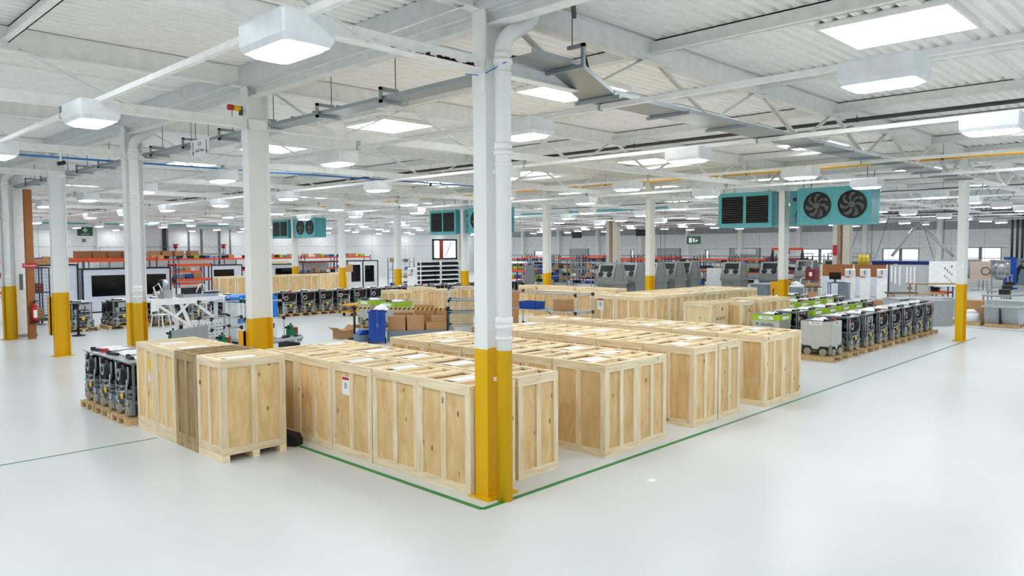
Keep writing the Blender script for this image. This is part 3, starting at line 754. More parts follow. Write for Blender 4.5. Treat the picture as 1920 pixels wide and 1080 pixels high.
single('rubber_foot', 'black rubber block on the floor beside the left-hand crate stack', 'foot', (-.36, 3.62, 0), .5, 'rubber', [('b', -.09, .09, -.16, .16, 0, .09), ('p', [(-.16, .09), (.16, .09), (.1, .2), (-.12, .16)], 'x', -.08, .08)])
# far L-shaped crate block
CF = [crate(.74, 1.03, 1.22, 0, paper=s) for s in (2, 0)]
GF = 'crates of the long far block'
for j in range(2):
    for k in range(10):
        c = place(CF, (13.6 + .37 + k * .752, 7.3 + .515 + j * 1.04, 0), 'pine crate, %s along the %s row of the long far block' % (ORD[k], ['front', 'back'][j]), GF)
        if j == 1 and k == 0: notice(c, (-.372, .05, .95), (0, 0, -PI / 2), .26)
for k in range(3):
    place(CF, (14.5 + .37, 9.55 + .515 + k * 1.05, 0), 'pine crate, %s from the long block in the row behind the tube cart' % ORD[k], 'crates behind the tube cart')
CW = crate(.9, .9, 1.22, 0, ply='ply_pale', plain=True)
CW['label'] = 'pale plain crate with stencilled number, left of the robots with green lids'; CW.location = (12.81 + .4, 4.5 + .4, 0)
MB().box(-.45, .45, -.4515, -.45, .02, 1.2).build('front_panel', 'ply_pale', CW)
text('140720704', .12, 'black', CW, (0, -.4525, .78), FACE_NY)
o = MB().quad([(-.07, -.4525, 0), (.07, -.4525, 0), (0, -.4525, .13)]).build('sticker', 'machine_grey', CW); o.location = (.1, 0, 1.0)
for k, (x, y) in enumerate(((13.75, 4.1), (15.05, 4.2), (16.05, 4.1))):
    c = place(CF, (x + .37, y + .5, 0), 'pine crate, %s to the right of the pale stencilled crate' % ORD[k], 'crates beside the stencilled crate')
    if k == 0:
        o = MB().quad([(-.06, -.54, .93), (.06, -.54, .93), (0, -.54, 1.06)]).build('sticker', 'machine_grey', c)
# crates far left, behind the robot row
CB = [crate(1.03, .8, 1.22, 0, paper=0)]
for k in range(8): place(CB, (12.9 + .52 + k * 1.06, 35.4, 0), 'pine crate, %s from the left in the far row behind the robot line' % ORD[k], 'crates behind the robot line')
place(CB, (21.7, 36.6, 0), 'pine crate standing behind the right end of the far crate row', 'crates behind the robot line')

# ------------------------------------------------------------------ pallets and robots
def pallet_proto(w=.95, d=1.0, m='pallet'):
    t = thing('pallet', 'x', 'pallet')
    b = MB()
    for i in range(6): b.box(-w / 2 + i * (w - .1) / 5, -w / 2 + i * (w - .1) / 5 + .1, -d / 2, d / 2, .1, .12)
    b.build('deck', m, t)
    for x in (-w / 2, -.045, w / 2 - .09): MB().box(x, x + .09, -d / 2, d / 2, .0, .1).build('runner', m, t)
    return t
PAL = pallet_proto(1.02, 1.0); PALW = pallet_proto(.70, .95)
def robot_proto(kind):
    """0 bare with black motor and drum, 1 bare with heat sink, 2 skinned with green lid, 3 skinned without lid. Front faces -Y, standing at z=0 (pallet top)"""
    t = thing('cart_robot', 'x', 'robot')
    w, d = .33, .36
    c = MB(); c.box(-w + .06, w - .06, -d + .07, d - .07, .1, .26, 0); c.box(-w, w, -d + .02, -d + .06, .2, .25, 1).box(-w, w, d - .06, d - .02, .2, .25, 1).box(-w + .01, -w + .05, -d, d, .2, .25, 1).box(w - .05, w - .01, -d, d, .2, .25, 1)
    c.box(-.08, .08, -d - .01, -d + .06, .1, .2, 0); c.cyl((-.05, -d - .02, .09), (-.05, -d + .02, .09), .025, 10, 2).cyl((.06, -d - .02, .1), (.06, -d + .02, .1), .02, 10, 2)
    for sx in (-1, 1):
        for sy in (-1, 1): c.box(sx * w - .03, sx * w + .03, sy * d - .03, sy * d + .03, .04, .27, 1)
    c.build('chassis', ['chassis', 'bot_grey', 'steel'], t)
    for s in (-1, 1):
        for q in (-.19, .19):
            for p0, p1, ax in (((q, s * d - .025 * s, .085), (q, s * (d + .04), .085), 0), ((s * w - .025 * s, q, .085), (s * (w + .04), q, .085), 1)):
                P0, P1 = Vector(p0), Vector(p1)
                wb = MB().cyl(P0, P1, .085, 14, 0); e = (P1 - P0).normalized(); wb.cyl(P1, P1 + e * .006, .05, 10, 1).cyl(P0, P0 - e * .006, .05, 8, 1)
                wb.build('wheel', ['tyre', 'hub'], t)
                if kind < 2:
                    MB().box(P1.x - .06, P1.x + .06, min(P0.y, P1.y) - .0, max(P0.y, P1.y), .18, .22).build('wheel_guard', 'alu', t) if ax == 0 else None
    if kind < 2:
        f = MB()
        for sx in (-1, 1):
            for sy in (-1, 1): f.box(sx * (w - .02) - .017, sx * (w - .02) + .017, sy * (d - .03) - .017, sy * (d - .03) + .017, .25, .86)
        for z in (.46, .82):
            for sy in (-1, 1): f.box(-w, w, sy * (d - .03) - .012, sy * (d - .03) + .012, z, z + .025)
            for sx in (-1, 1): f.box(sx * (w - .02) - .012, sx * (w - .02) + .012, -d, d, z, z + .025)
        f.build('frame', 'bot_grey', t)
        MB().box(-w - .03, w + .03, -d - .04, d + .03, .858, .875).box(-w + .08, w - .08, -d + .1, d - .1, .835, .858).build('top_plate', 'alu', t)
        g = MB(); g.box(-.2, .22, -d + .0, -d + .2, .30, .44, 0); g.box(-.26, -.1, -d - .03, -d + .1, .34, .42, 1); g.box(.06, .26, -d - .035, -d + .05, .37, .43, 2).box(.1, .28, -d - .03, -d + .05, .30, .345, 1)
        g.cyl((-.2, -d - .04, .3), (-.2, -d + .05, .3), .05, 12, 1)
        g.build('gearbox', ['chassis', 'bot_grey', 'alu'], t)
        if kind == 0:
            m = MB(); m.prism([(-.1, .48), (.2, .47), (.25, .56), (.22, .72), (.05, .79), (-.06, .76)], 'y', -d - .02, -d + .22)
            for i in range(5): m.bar((-.06 + .055 * i, -d - .03, .5), (-.03 + .055 * i, -d - .03, .72), .012, .02)
            m.build('motor', 'black', t)
            dr = MB(); dr.cyl((-.17, -d - .02, .63), (-.17, -d + .15, .63), .1, 18, 0).ring((-.17, -d - .04, .63), (0, 1, 0), .065, .095, .02, 18, 1).cyl((-.17, -d - .05, .63), (-.17, -d, .63), .035, 12, 2)
            dr.build('drum', ['chassis', 'alu', 'black'], t)
            a = MB().tube([(.27, -d - .03, .8), (.3, -d - .04, .66), (.28, -d - .04, .54), (.16, -d - .04, .48), (-.05, -d - .04, .47)], .018, 6)
            a.build('guard_arm', 'bot_grey', t)
            MB().box(-.12, -.02, -d, -d + .12, .72, .8).build('connector', 'dark_red', t)
        else:
            m = MB().box(-.16, .26, -d - .02, -d + .25, .62, .8)
            for i in range(8): m.box(-.15 + .05 * i, -.13 + .05 * i, -d - .03, -d - .02, .63, .79)
            m.build('heat_sink', 'alu', t)
            MB().ring((-.2, -d - .03, .55), (0, 1, 0), .05, .085, .05, 16, 0).cyl((-.2, -d, .55), (-.2, -d + .1, .55), .06, 12, 0).box(-.05, .28, -d - .02, -d + .05, .53, .59).build('drum', 'steel', t)
        MB().box(.0, .07, -d - .06, -d - .045, .27, .38).quad([(-.05, -d - .055, .33), (.02, -d - .055, .4), (.05, -d - .055, .3), (.0, -d - .055, .26)]).build('tag', 'tag_yellow', t)
        MB().box(-w - .005, -w + .1, -.18, .2, .5, .78).box(-w - .01, -w + .05, -.1, .1, .3, .44).cyl((-w - .02, .05, .64), (-w + .04, .05, .64), .08, 14).build('side_motor', 'black', t)
        k = MB()
        k.tube([(.05, -d, .8), (.1, -d - .03, .7), (.04, -d - .04, .5), (.1, -d - .04, .38)], .012, 5).tube([(-.25, -d, .8), (-.28, -d - .03, .6), (-.22, -d - .03, .45), (-.26, -d - .02, .3)], .014, 5).tube([(-w, -.1, .8), (-w - .03, 0, .6), (-w - .02, .1, .4)], .012, 5).tube([(-w, .2, .8), (-w - .03, .22, .55), (-w - .02, .15, .3)], .012, 5)
        k.build('cable_harness', 'black', t)
        st = MB()
        st.cyl((-.26, -d - .05, .36), (.2, -d - .05, .4), .018, 8).cyl((.22, -d - .05, .26), (.26, -d - .05, .6), .012, 6).cyl((-.3, -d - .02, .28), (-.3, -d - .02, .82), .012, 6).bar((-.3, -d - .03, .46), (.3, -d - .03, .43), .02, .02).box(-.3, -.16, -d - .05, -d + .02, .22, .29).box(.16, .3, -d - .05, -d + .02, .22, .29)
        st.cyl((-w - .03, -.2, .3), (-w - .03, .2, .46), .015, 6).cyl((-w - .03, .2, .3), (-w - .03, -.2, .5), .012, 6).box(-w - .04, -w, -.28, -.12, .24, .32).box(-w - .04, -w, .1, .28, .24, .32)
        st.build('linkage', 'steel', t)
        MB().box(-.3, .3, -.1, .3, .3, .8).build('core_unit', 'dark_steel', t)
    else:
        s = MB(); prof = [(-w, .82), (w, .82), (w, .26), (w - .05, .21), (.12, .21), (.07, .15), (-.07, .15), (-.12, .21), (-w + .05, .21), (-w, .26)]
        s.prism([(x, z) for x, z in prof], 'y', -d - .012, -d + .0, 0); s.prism([(x, z) for x, z in prof], 'y', d, d + .012, 0)
        pr2 = [(-d, .82), (d, .82), (d, .26), (d - .05, .21), (.12, .21), (.07, .15), (-.07, .15), (-.12, .21), (-d + .05, .21), (-d, .26)]
        s.prism(pr2, 'x', -w - .012, -w, 0); s.prism(pr2, 'x', w, w + .012, 0); s.box(-w, w, -d, d, .80, .82, 0)
        s.build('outer_skin', 'skin', t)
        tr = MB()
        for sy in (-1, 1):
            for a, b in (((-w, .22), (-.13, .22)), ((-.13, .22), (-.07, .14)), ((-.07, .14), (.07, .14)), ((.07, .14), (.13, .22)), ((.13, .22), (w, .22))): tr.bar((a[0], sy * (d + .02), a[1]), (b[0], sy * (d + .02), b[1]), .02, .015)
        for sx in (-1, 1):
            for a, b in (((-d, .22), (-.13, .22)), ((-.13, .22), (-.07, .14)), ((-.07, .14), (.07, .14)), ((.07, .14), (.13, .22)), ((.13, .22), (d, .22))): tr.bar((sx * (w + .02), a[0], a[1]), (sx * (w + .02), b[0], b[1]), .02, .015)
        tr.build('lower_trim', 'black', t)
        if kind == 2:
            lbo = MB().box(-w - .018, w + .018, -d - .018, d + .018, .70, .85).build('lid_band', 'green_lid', t)
            MB().box(-.2, .2, -d - .021, -d - .018, .73, .81).build('number_plate', 'paper', lbo); MB().box(-w - .021, -w - .018, -.2, .2, .73, .81).build('number_plate', 'paper', lbo)
            MB().box(-w, w, -d, d, .85, .86).build('top_plate', 'bot_grey', t)
        else:
            MB().box(-.19, .19, -d - .016, -d - .012, .74, .82).build('number_plate', 'paper', t); MB().box(-w - .016, -w - .012, -.16, .16, .74, .82).build('number_plate', 'paper', t)
            MB().box(-w + .02, w - .02, -d + .02, d - .02, .82, .835).build('top_plate', 'bot_grey', t)
    return t
RB = [robot_proto(0), robot_proto(1), robot_proto(2), robot_proto(3)]
def pouch_proto(seed, red=False):
    t = thing('document_pouch', 'x', 'pouch'); q = random.Random(seed)
    b = MB(); n = 6; P = {}
    for i in range(n):
        for j in range(n):
            P[i, j] = (-.24 + .09 * i + q.uniform(-.02, .02), -.2 + .08 * j + q.uniform(-.02, .02), (.015 + .05 * q.random()) * (1 if 0 < i < n - 1 and 0 < j < n - 1 else .2))
    for i in range(n - 1):
        for j in range(n - 1): b.quad([P[i, j], P[i + 1, j], P[i + 1, j + 1], P[i, j + 1]])
    b.build('bag', 'paper', t)
    MB().box(-.26, .04, -.27, -.2, 0, .035).box(-.3, -.22, -.26, -.21, .0, .05).build('handset', 'black', t)
    if red: MB().box(.06, .18, -.28, -.2, 0, .05).build('flag', 'red', t)
    return t
PO = [pouch_proto(1), pouch_proto(2), pouch_proto(3, True), pouch_proto(4)]
def robot(x, y, rz, kind, label, group, pal=None, z=.12, pallet=True, pouch=None, plabel=None):
    if pallet:
        place([pal or PAL], (x, y, 0), (plabel or 'pallet under the ' + label), 'pallets under the robots', rz)
    r = place([RB[kind]], (x, y, z), label, group, rz)
    if pouch is not None:
        top = {0: .875, 1: .875, 2: .86, 3: .835}[kind]
        place([PO[pouch]], (x, y, z + top), 'pouch on the ' + label, 'pouches on the robots', rz + (.2 * rnd.uniform(-1, 1)))
    return r
# three bare robots left of the stack (front towards -X)
for k in range(3): robot(-1.1, 6.8 + k * .765, -PI / 2, 0, 'bare grey robot, %s from the left-hand crate stack' % ORD[k], 'bare robots by the left-hand stack', PALW, pouch=k, plabel='low pine pallet under the %s bare robot from the left-hand stack' % ORD[k])
single('steel_sheet', 'grey metal sheet propped behind the left-hand crate stack', 'sheet', (.15, 7.95, .0), .55, 'galv', [('b', -.62, .42, -.01, .01, .85, 1.32), ('b', -.6, -.56, -.03, .03, 0, .9), ('b', .36, .4, -.03, .03, 0, .9)])
# right-hand field of robots
r = robot(12.85, 1.52, 0, 3, 'grey-skinned robot at the near corner of the right-hand field', 'skinned robots', pouch=2)
text('BA-G08', .075, 'black', r, (0, -.378, .78), FACE_NY); text('BA-G08', .06, 'black', r, (-.348, 0, .78), FACE_NX)
for k in range(7): robot(13.98 + k * 1.04, 1.52, 0, 1 if k == 1 else 0, 'bare robot, %s behind the grey-skinned corner robot' % ORD[k], 'bare robots of the right-hand front line', pouch=(k * 3) % 4)
r = robot(13.5, 3.1, 0, 2, 'lettered robot with green lid beside the fourth crate block', 'green-lidded robots', pouch=0)
text('BA-R05', .06, 'black', r, (-.0, -.3795, .77), FACE_NY); text('ocado', .14, 'black', r, (-.346, -.03, .6), FACE_NX); text('BA-R05', .06, 'black', r, (-.352, 0, .77), FACE_NX)
MB().tube([(-.346, .28, .6), (-.346, .24, .635), (-.346, .2, .6), (-.346, .24, .565), (-.346, .26, .6)], .009, 5).build('emblem', 'black', r)
for row, (y, kinds) in enumerate(((3.0, [0, 2, 2, 2, 2, 0]), (4.6, [2, 2, 2, 2, 0]), (6.0, [0, 2, 2, 2, 2, 2, 0]))):
    for k, kd in enumerate(kinds):
        robot(14.6 + (.9 if row == 2 else 0) + (2.8 if row == 1 else 0) + k * 1.02, y + .1, 0, kd, '%s robot, %s in the %s line of the right-hand field' % ('green-lidded' if kd == 2 else 'bare', ORD[k], ORD[row + 1]), 'robots in the back lines of the right-hand field', pouch=(k + row) % 4)
# the long line of robots at the back left
for row in range(2):
    for k in range(23):
        x = 9.15 + (k - 5) * .86 if k >= 5 else 2.35 + k * 1.3
        if row and k < 5: x += .2
        robot(x, 22.45 + row * 1.1 + (.0 if k >= 5 else .1), 0, 1 if k < 5 else 0, 'bare robot, %s from left, %s row of the long line' % (ORD[k], ['front', 'back'][row]), 'robots of the long back line', z=.12 if row == 0 else 0, pallet=(row == 0), pouch=(k + row) % 4)
# two green-lidded robots by the barrier
for k, (x, y) in enumerate(((9.75, 15.9), (9.75, 14.55))):
    robot(x, y, -PI / 2, 2, 'green-lidded robot by the striped barrier, %s one' % ['left', 'right'][k], 'green-lidded robots', pouch=1)

# ------------------------------------------------------------------ storage furniture
def rack(label, loc, w, d, levels, h, post, beam, bh=.08, name='storage_rack', deck=None, group=None, rz=0, mesh_back=False):
    t = thing(name, label, 'rack', loc, rz, group)
    for x in (-w / 2, w / 2 - .05):
        for y in (-d / 2, d / 2 - .05): MB().box(x, x + .05, y, y + .05, 0, h).build('post', post, t)
    for z in levels:
        MB().box(-w / 2 + .05, w / 2 - .05, -d / 2 - .004, -d / 2 + .04, z - bh, z).box(-w / 2 + .05, w / 2 - .05, d / 2 - .04, d / 2, z - bh, z).box(-w / 2 + .02, w / 2 - .02, -d / 2 + .04, d / 2 - .04, z - .02, z - .002).build('shelf', [beam], t)
    return t
ITEM = {}
def item(kind, m, size, loc, rz, label, cat, group):
    """small stored box or tub; copies share their mesh"""
    key = (kind, m, size)
    w, d, h = size
    if key not in ITEM:
        b = MB()
        if kind == 'carton':
            b.box(-w / 2, w / 2, -d / 2, d / 2, 0, h, 0).box(-w / 2, w / 2, -.02, .02, h, h + .003, 1)
            o = b.build('carton', [m, 'carton_dark']); 
        elif kind == 'parts_bin':
            b.prism([(-d / 2, 0), (d / 2, 0), (d / 2, h), (d / 2 - .01, h), (d / 2 - .01, .02), (-d / 2 + .01, .02), (-d / 2 + .01, h * .55), (-d / 2, h * .55)], 'x', -w / 2, w / 2)
            b.box(-w / 2, -w / 2 + .008, -d / 2 * .6, d / 2, 0, h).box(w / 2 - .008, w / 2, -d / 2 * .6, d / 2, 0, h)
            o = b.build('parts_bin', [m])
        else:
            b.prism([(-w / 2 + .03, 0), (w / 2 - .03, 0), (w / 2, h), (w / 2 - .015, h), (w / 2 - .045, .02), (-w / 2 + .045, .02), (-w / 2 + .015, h), (-w / 2, h)], 'y', -d / 2, d / 2)
            b.box(-w / 2 + .02, w / 2 - .02, -d / 2, -d / 2 + .012, .01, h).box(-w / 2 + .02, w / 2 - .02, d / 2 - .012, d / 2, .01, h).box(-w / 2 - .012, w / 2 + .012, -d / 2 - .012, -d / 2, h - .03, h)
            o = b.build('storage_tub', [m])
        ITEM[key] = o; o.location = loc; o.rotation_euler = (0, 0, rz)
    else:
        o = ITEM[key].copy(); COL.objects.link(o); o.location = loc; o.rotation_euler = (0, 0, rz)
    return tag(o, label, cat, group)
def stock(label, where, loc, w, d, levels, seed, rz=0, skip_top=False):
    """assorted cartons and tubs on the levels of a rack"""
    q = random.Random(seed); c, s = math.cos(rz), math.sin(rz)
    kinds = [('storage_tub', 'blue', (.36, .4, .2), 'blue tub', 'tub'), ('carton', 'carton', (.4, .4, .26), 'brown carton', 'box'), ('storage_tub', 'grey_plastic', (.42, .4, .18), 'grey tub', 'tub'), ('storage_tub', 'black', (.34, .4, .2), 'black tub', 'tub'), ('carton', 'white_plastic', (.3, .36, .18), 'white box', 'box'), ('storage_tub', 'green_lid', (.4, .4, .22), 'green tub', 'tub')]
    for z in levels:
        x = -w / 2 + .12
        while x < w / 2 - .5:
            k, m, size, nm, cat = kinds[q.choice([0, 1, 1, 2, 3, 3, 4, 2, 5])]
            x += size[0] / 2
            if q.random() < .82:
                lx, ly = x, q.uniform(-.03, .03)
                item(k, m, size, (loc[0] + lx * c - ly * s, loc[1] + lx * s + ly * c, loc[2] + z), rz + q.uniform(-.06, .06), '%s stored on the %s' % (nm, where), cat, 'goods on the ' + where)
            x += size[0] / 2 + .04
# --- left: racks and board enclosures beyond the robot line
def board_booth(label, loc, w, d, h, windows, rz=0, group='board booths', m='lilac_board'):
    t = thing('board_booth', label, 'booth', loc, rz, group)
    MB().box(-w / 2 + .03, w / 2 - .03, -d / 2 + .02, d / 2 - .02, .06, h - .03).build('panel', m, t)
    f = MB()
    for x in (-w / 2, w / 2 - .06):
        for y in (-d / 2, d / 2 - .06): f.box(x, x + .06, y, y + .06, 0, h)
    for z in (0, h - .06):
        for y in (-d / 2, d / 2 - .06): f.box(-w / 2 + .06, w / 2 - .06, y, y + .06, z, z + .06)
        for x in (-w / 2, w / 2 - .06): f.box(x, x + .06, -d / 2 + .06, d / 2 - .06, z, z + .06)
    f.build('frame', 'black', t)
    for a, b, z0, z1 in windows: MB().box(a, b, -d / 2 + .005, -d / 2 + .02, z0, z1).build('window', 'black_glass', t)
    return t
board_booth('white board booth without window at the far left, behind the left column', (3.55, 30.4, 0), 1.85, .9, 2.15, [])
board_booth('wide white board booth with a long black window behind the left robots', (6.5, 30.5, 0), 3.75, 1.0, 1.95, [(-1.5, 1.65, .72, 1.64)])
board_booth('white board booth with black window left of the column behind the stack', (15.6, 40.4, 0), 2.2, 1.0, 1.8, [(-.75, .55, 1.0, 1.5)])
board_booth('white board booth with black window and planks on top, right of the column', (19.7, 40.4, 0), 2.7, 1.0, 1.78, [(-.72, .5, 1.0, 1.5)])
single('plank', 'pine plank pack lying on the white booth behind the column', 'plank', (18.8, 40.4, 1.78), 0, 'pine_top', [('b', -1.3, 1.1, -.4, .4, 0, .05), ('b', -1.2, 1.3, -.4, .4, .05, .1), ('b', -.9, 1.3, -.3, .4, .1, .16)])
t = board_booth('tall white double-door booth with two black windows beside the wire shelves', (24.5, 38.4, 0), 2.55, .9, 1.95, [(-.95, -.22, .5, 1.66), (.16, .92, .46, 1.6)], m='white_plastic')
MB().box(-.045, .035, -.46, -.4, .06, 1.9).build('mullion', 'black', t)
r = rack('orange and blue rack with blue tubs behind the left robot line', (9.4, 30.3, 0), 1.75, .9, (.4, 1.38, 2.08), 2.1, 'navy', 'orange', .12)
stock('', 'orange and blue rack behind the left robots', (9.4, 30.3, 0), 1.75, .9, (.4, 1.38), 11)
rack('long orange-beamed rack with cartons behind the booths at left', (6.9, 34.3, 0), 4.6, 1.0, (.3, 1.2, 2.36), 2.4, 'navy', 'orange', .14)
stock('', 'orange rack behind the left booths', (6.9, 34.3, 0), 4.6, 1.0, (1.2,), 13)
for k in range(4): item('carton', 'carton_dark', (.62, .6, .34), (5.9 + k * .68, 34.3, 2.36), 0, 'long brown carton, %s from the left on top of the orange rack' % ORD[k], 'box', 'cartons on top of the orange rack')
for k in range(2): item('carton', 'carton', (.62, .6, .24), (3.2 + k * .66, 30.4, 2.15), 0, 'low brown carton on top of the windowless booth, %s one' % ['left', 'right'][k], 'box', 'cartons on the windowless booth')
rack('red-beamed rack with papers and parts behind the far crate row', (21.3, 38.4, 0), 2.9, .9, (.3, 1.2, 1.96), 2.0, 'navy', 'dark_red', .1)
stock('', 'red-beamed rack behind the far crates', (21.3, 38.4, 0), 2.9, .9, (.3, 1.2), 17)
single('paper_sheet', 'white poster sheet hung behind the red-beamed rack', 'poster', (21.2, 38.9, 1.25), 0, 'paper', [('b', -1.2, 1.2, 0, .01, 0, .62)])
item('carton', 'carton', (.6, .5, .5), (22.5, 36.9, 1.22), 0, 'brown carton on the far crate row beside the double-door booth', 'box', 'cartons on the far crate row')
rack('grey steel shelving with tubs beside the double-door booth', (26.6, 36.4, 0), 1.9, .6, (.2, .75, 1.3, 1.85), 2.1, 'galv', 'galv', .04)
stock('', 'grey shelving beside the double-door booth', (26.6, 36.4, 0), 1.9, .6, (.2, .75, 1.3, 1.85), 19)
for u, (x, a) in enumerate(((27.2, 'left'), (29.0, 'right'))):
    rack('white wire shelf unit full of black bins, %s one behind the kiosk' % a, (x, 34.2, 0), 1.75, .6, (.35, .66, .97, 1.28, 1.6), 1.95, 'white_plastic', 'white_plastic', .035, 'wire_shelf', group='wire shelf units')
    for z in (.35, .66, .97, 1.28, 1.6):
        for k in range(7): item('parts_bin', 'black', (.2, .42, .2), (x - .69 + k * .23, 34.15, z), 0, 'black parts bin on the %s white wire shelf unit' % a, 'bin', 'black bins on the %s wire shelf' % a)
rack('white wire shelf, tall narrow one behind the black bins', (26.0, 35.1, 0), .9, .5, (.4, 1.0, 1.6, 2.2), 2.4, 'white_plastic', 'white_plastic', .03, 'wire_shelf')
def kiosk(label, loc, rz):
    t = comp('kiosk', label, 'kiosk', loc, rz, [
        ('body', 'white_plastic', [('p', [(-.16, 0), (.2, 0), (.16, 1.2), (.12, 1.42), (-.02, 1.6), (-.1, 1.56), (-.08, 1.2)], 'x', -.24, .24)]),
        ('screen', 'window_dark', [('r', (0, -.1, 1.3), (0, -.075, 1.52), .34, .03)]), ('base', 'galv', [('b', -.3, .3, -.25, .3, 0, .03)])], 'white kiosks')
    MB().box(-.22, .02, -.115, -.085, 1.16, 1.2).build('red_mark', 'red', t)
    return t
kiosk('white touch-screen kiosk standing before the wire shelves at centre left', (22.5, 30, 0), -.5)
for k, (x, y) in enumerate(((34.8, 8.95), (35.1, 8.3), (35.5, 7.6))): kiosk('white touch-screen kiosk, %s of three before the brown partition' % ['left', 'middle', 'right'][k], (x, y, 0), -PI / 2 + .25)
# scaffold rail by the roller door
comp('guard_rail', 'grey mezzanine guard rail in front of the white roller door', 'rail', (0, 58.2, 0), 0, [('post', 'galv', [('c', (x, 0, 0), (x, 0, 3.0), .03, 6) for x in (14, 16.6, 19.8, 21.8, 24.1)]), ('rail', 'galv', [('c', (14, 0, z), (24.1, 0, z), .025, 6) for z in (2.4, 2.98)] + [('b', 14, 24.1, -.02, .02, 2.3, 2.42)])])
for x in (19.8, 23.9): comp('warning_lamp', 'red lamp head on the guard rail, %s one' % ('left' if x < 21 else 'right'), 'lamp', (x, 58.1, 2.85), 0, [('body', 'red', [('c', (0, 0, 0), (0, 0, .3), .16, 10), ('b', -.22, .22, -.1, .1, .28, .36)]), ('stem', 'galv', [('c', (0, .05, -.6), (0, .05, .02), .05, 8)])])
comp('mezzanine', 'grey mezzanine platform with panels under the roller door rail', 'platform', (19.3, 57.2, 0), 0, [('deck', 'galv', [('b', -5.2, 5.0, -.7, .7, 2.1, 2.2)]), ('panel', 'wall_grey', [('b', -5.1, 4.9, -.68, -.64, .1, 2.1)]), ('leg', 'galv_dark', [('b', -5.2, -5.1, -.7, -.6, 0, 2.1)]), ('leg', 'galv_dark', [('b', 4.9, 5.0, -.7, -.6, 0, 2.1)])])
for k in range(4): item('carton', 'carton', (.8, .6, .45), (17.6 + k * .95 + (.25 if k == 3 else 0), 57.0, 2.2), .1 * k, 'brown carton, %s from the left on the grey mezzanine' % ORD[k], 'box', 'cartons on the mezzanine')
# cages, post, extinguisher at the far left
def cage(label, x, y):
    t = thing('wire_cage', label, 'cage', (x, y, 0), 0, 'wire cages at the far left')
    b = MB()
    for sx in (-.4, .4):
        for sy in (-.5, .5): b.cyl((sx, sy, .12), (sx, sy, 2.1), .025, 6)
    for z in (.2, 1.2, 2.1): b.box(-.42, .42, -.52, -.49, z - .02, z + .02).box(-.42, .42, .49, .52, z - .02, z + .02).box(-.42, -.39, -.5, .5, z - .02, z + .02).box(.39, .42, -.5, .5, z - .02, z + .02)
    b.build('frame', 'dark_steel', t)
    g = MB()
    for i in range(9): g.cyl((-.4 + i * .1, -.5, .2), (-.4 + i * .1, -.5, 2.1), .006, 4); g.cyl((-.4, -.5 + i * .125, .2), (-.4, -.5 + i * .125, 2.1), .006, 4)
    for i in range(14): z = .3 + i * .13; g.cyl((-.4, -.5, z), (.4, -.5, z), .006, 4); g.cyl((-.4, -.5, z), (-.4, .5, z), .006, 4)
    g.build('mesh', 'galv_dark', t); MB().box(-.4, .4, -.5, .5, .15, .18).box(-.4, .4, -.5, .5, 1.2, 1.22).build('shelf', 'galv_dark', t)
    for sx in (-.35, .35):
        for sy in (-.45, .45): MB().cyl((sx - .02, sy, .06), (sx + .02, sy, .06), .06, 8).build('castor', 'rubber', t)
    return t
for k, (x, y) in enumerate(((1.9, 26.2), (2.0, 28.0))):
    cage('wire mesh cage trolley at the far left, %s one' % ['nearer', 'farther'][k], x, y)
    item('storage_tub', 'dark_red', (.5, .7, .3), (x, y, 1.22), 0, 'dark red tub inside the %s wire cage' % ['nearer', 'farther'][k], 'tub', 'tubs in the wire cages'); item('carton', 'carton', (.5, .6, .4), (x, y, .18), 0, 'carton inside the %s wire cage' % ['nearer', 'farther'][k], 'box', 'cartons in the wire cages')
t = comp('timber_post', 'brown timber-clad post at the left edge with the fire extinguisher', 'post', (.62, 21.1, 0), 0, [('shaft', 'timber_brown', [('b', -.1, .1, -.1, .1, 0, 4.62)])])
t = comp('wall_duct', 'white boxed duct beside the brown post at the left edge', 'duct', (.38, 21.9, 0), 0, [('panel', 'white_paint', [('b', -.12, .5, -.12, .12, .1, 2.1)]), ('slot', 'galv_dark', [('b', -.125, -.12, -.06, .06, 1.5, 2.0), ('b', .1, .2, -.126, -.12, 1.5, 2.0)]), ('riser', 'white_paint', [('b', -.05, .3, -.1, .1, 2.1, 5.2)]), ('plinth', 'galv', [('b', -.16, .55, -.16, .16, 0, .1)])])
t = comp('fire_extinguisher', 'red fire extinguisher on the brown post at the far left', 'extinguisher', (.66, 20.9, .55), 0, [('body', 'red', [('c', (0, 0, 0), (0, 0, .46), .09, 14), ('c', (0, 0, .46), (0, 0, .56), .09, 14, 0, .03)]), ('valve', 'black', [('c', (0, 0, .55), (0, 0, .63), .03, 8), ('b', -.02, .1, -.015, .015, .6, .64)]), ('hose', 'black', [('t', [(0, -.02, .6), (-.1, -.04, .6), (-.16, -.05, .45), (-.15, -.05, .2), (-.1, -.06, .05)], .014, 6)]), ('label', 'paper', [('b', -.05, .05, -.094, -.088, .12, .36)]), ('bracket', 'black', [('b', -.12, .1, -.1, .1, -.05, .0), ('b', -.02, .02, .06, .11, -.05, .4)])])
t = thing('fire_point_sign', 'small red sign with white words on the brown post', 'sign', (.6, 20.985, 2.28))
MB().box(-.2, .2, -.008, .008, -.07, .07).build('board', 'red', t); text('Fire point', .09, 'white_plastic', t, (0, -.0095, 0), FACE_NY)
def barrier(label, x, y, h, rz=0):
    return comp('barrier_post', label, 'barrier post', (x, y, 0), rz, [('base', 'black', [('c', (0, 0, 0), (0, 0, .03), .2, 18), ('c', (0, 0, .03), (0, 0, .06), .14, 18, 0, .05)]), ('post', 'black', [('c', (0, 0, .05), (0, 0, h), .035, 12)]), ('head', 'black', [('c', (0, 0, h - .1), (0, 0, h), .055, 12)])], 'black belt barrier posts')
barrier('black belt barrier post before the robots at far left', 1.85, 20.85, 1.05)
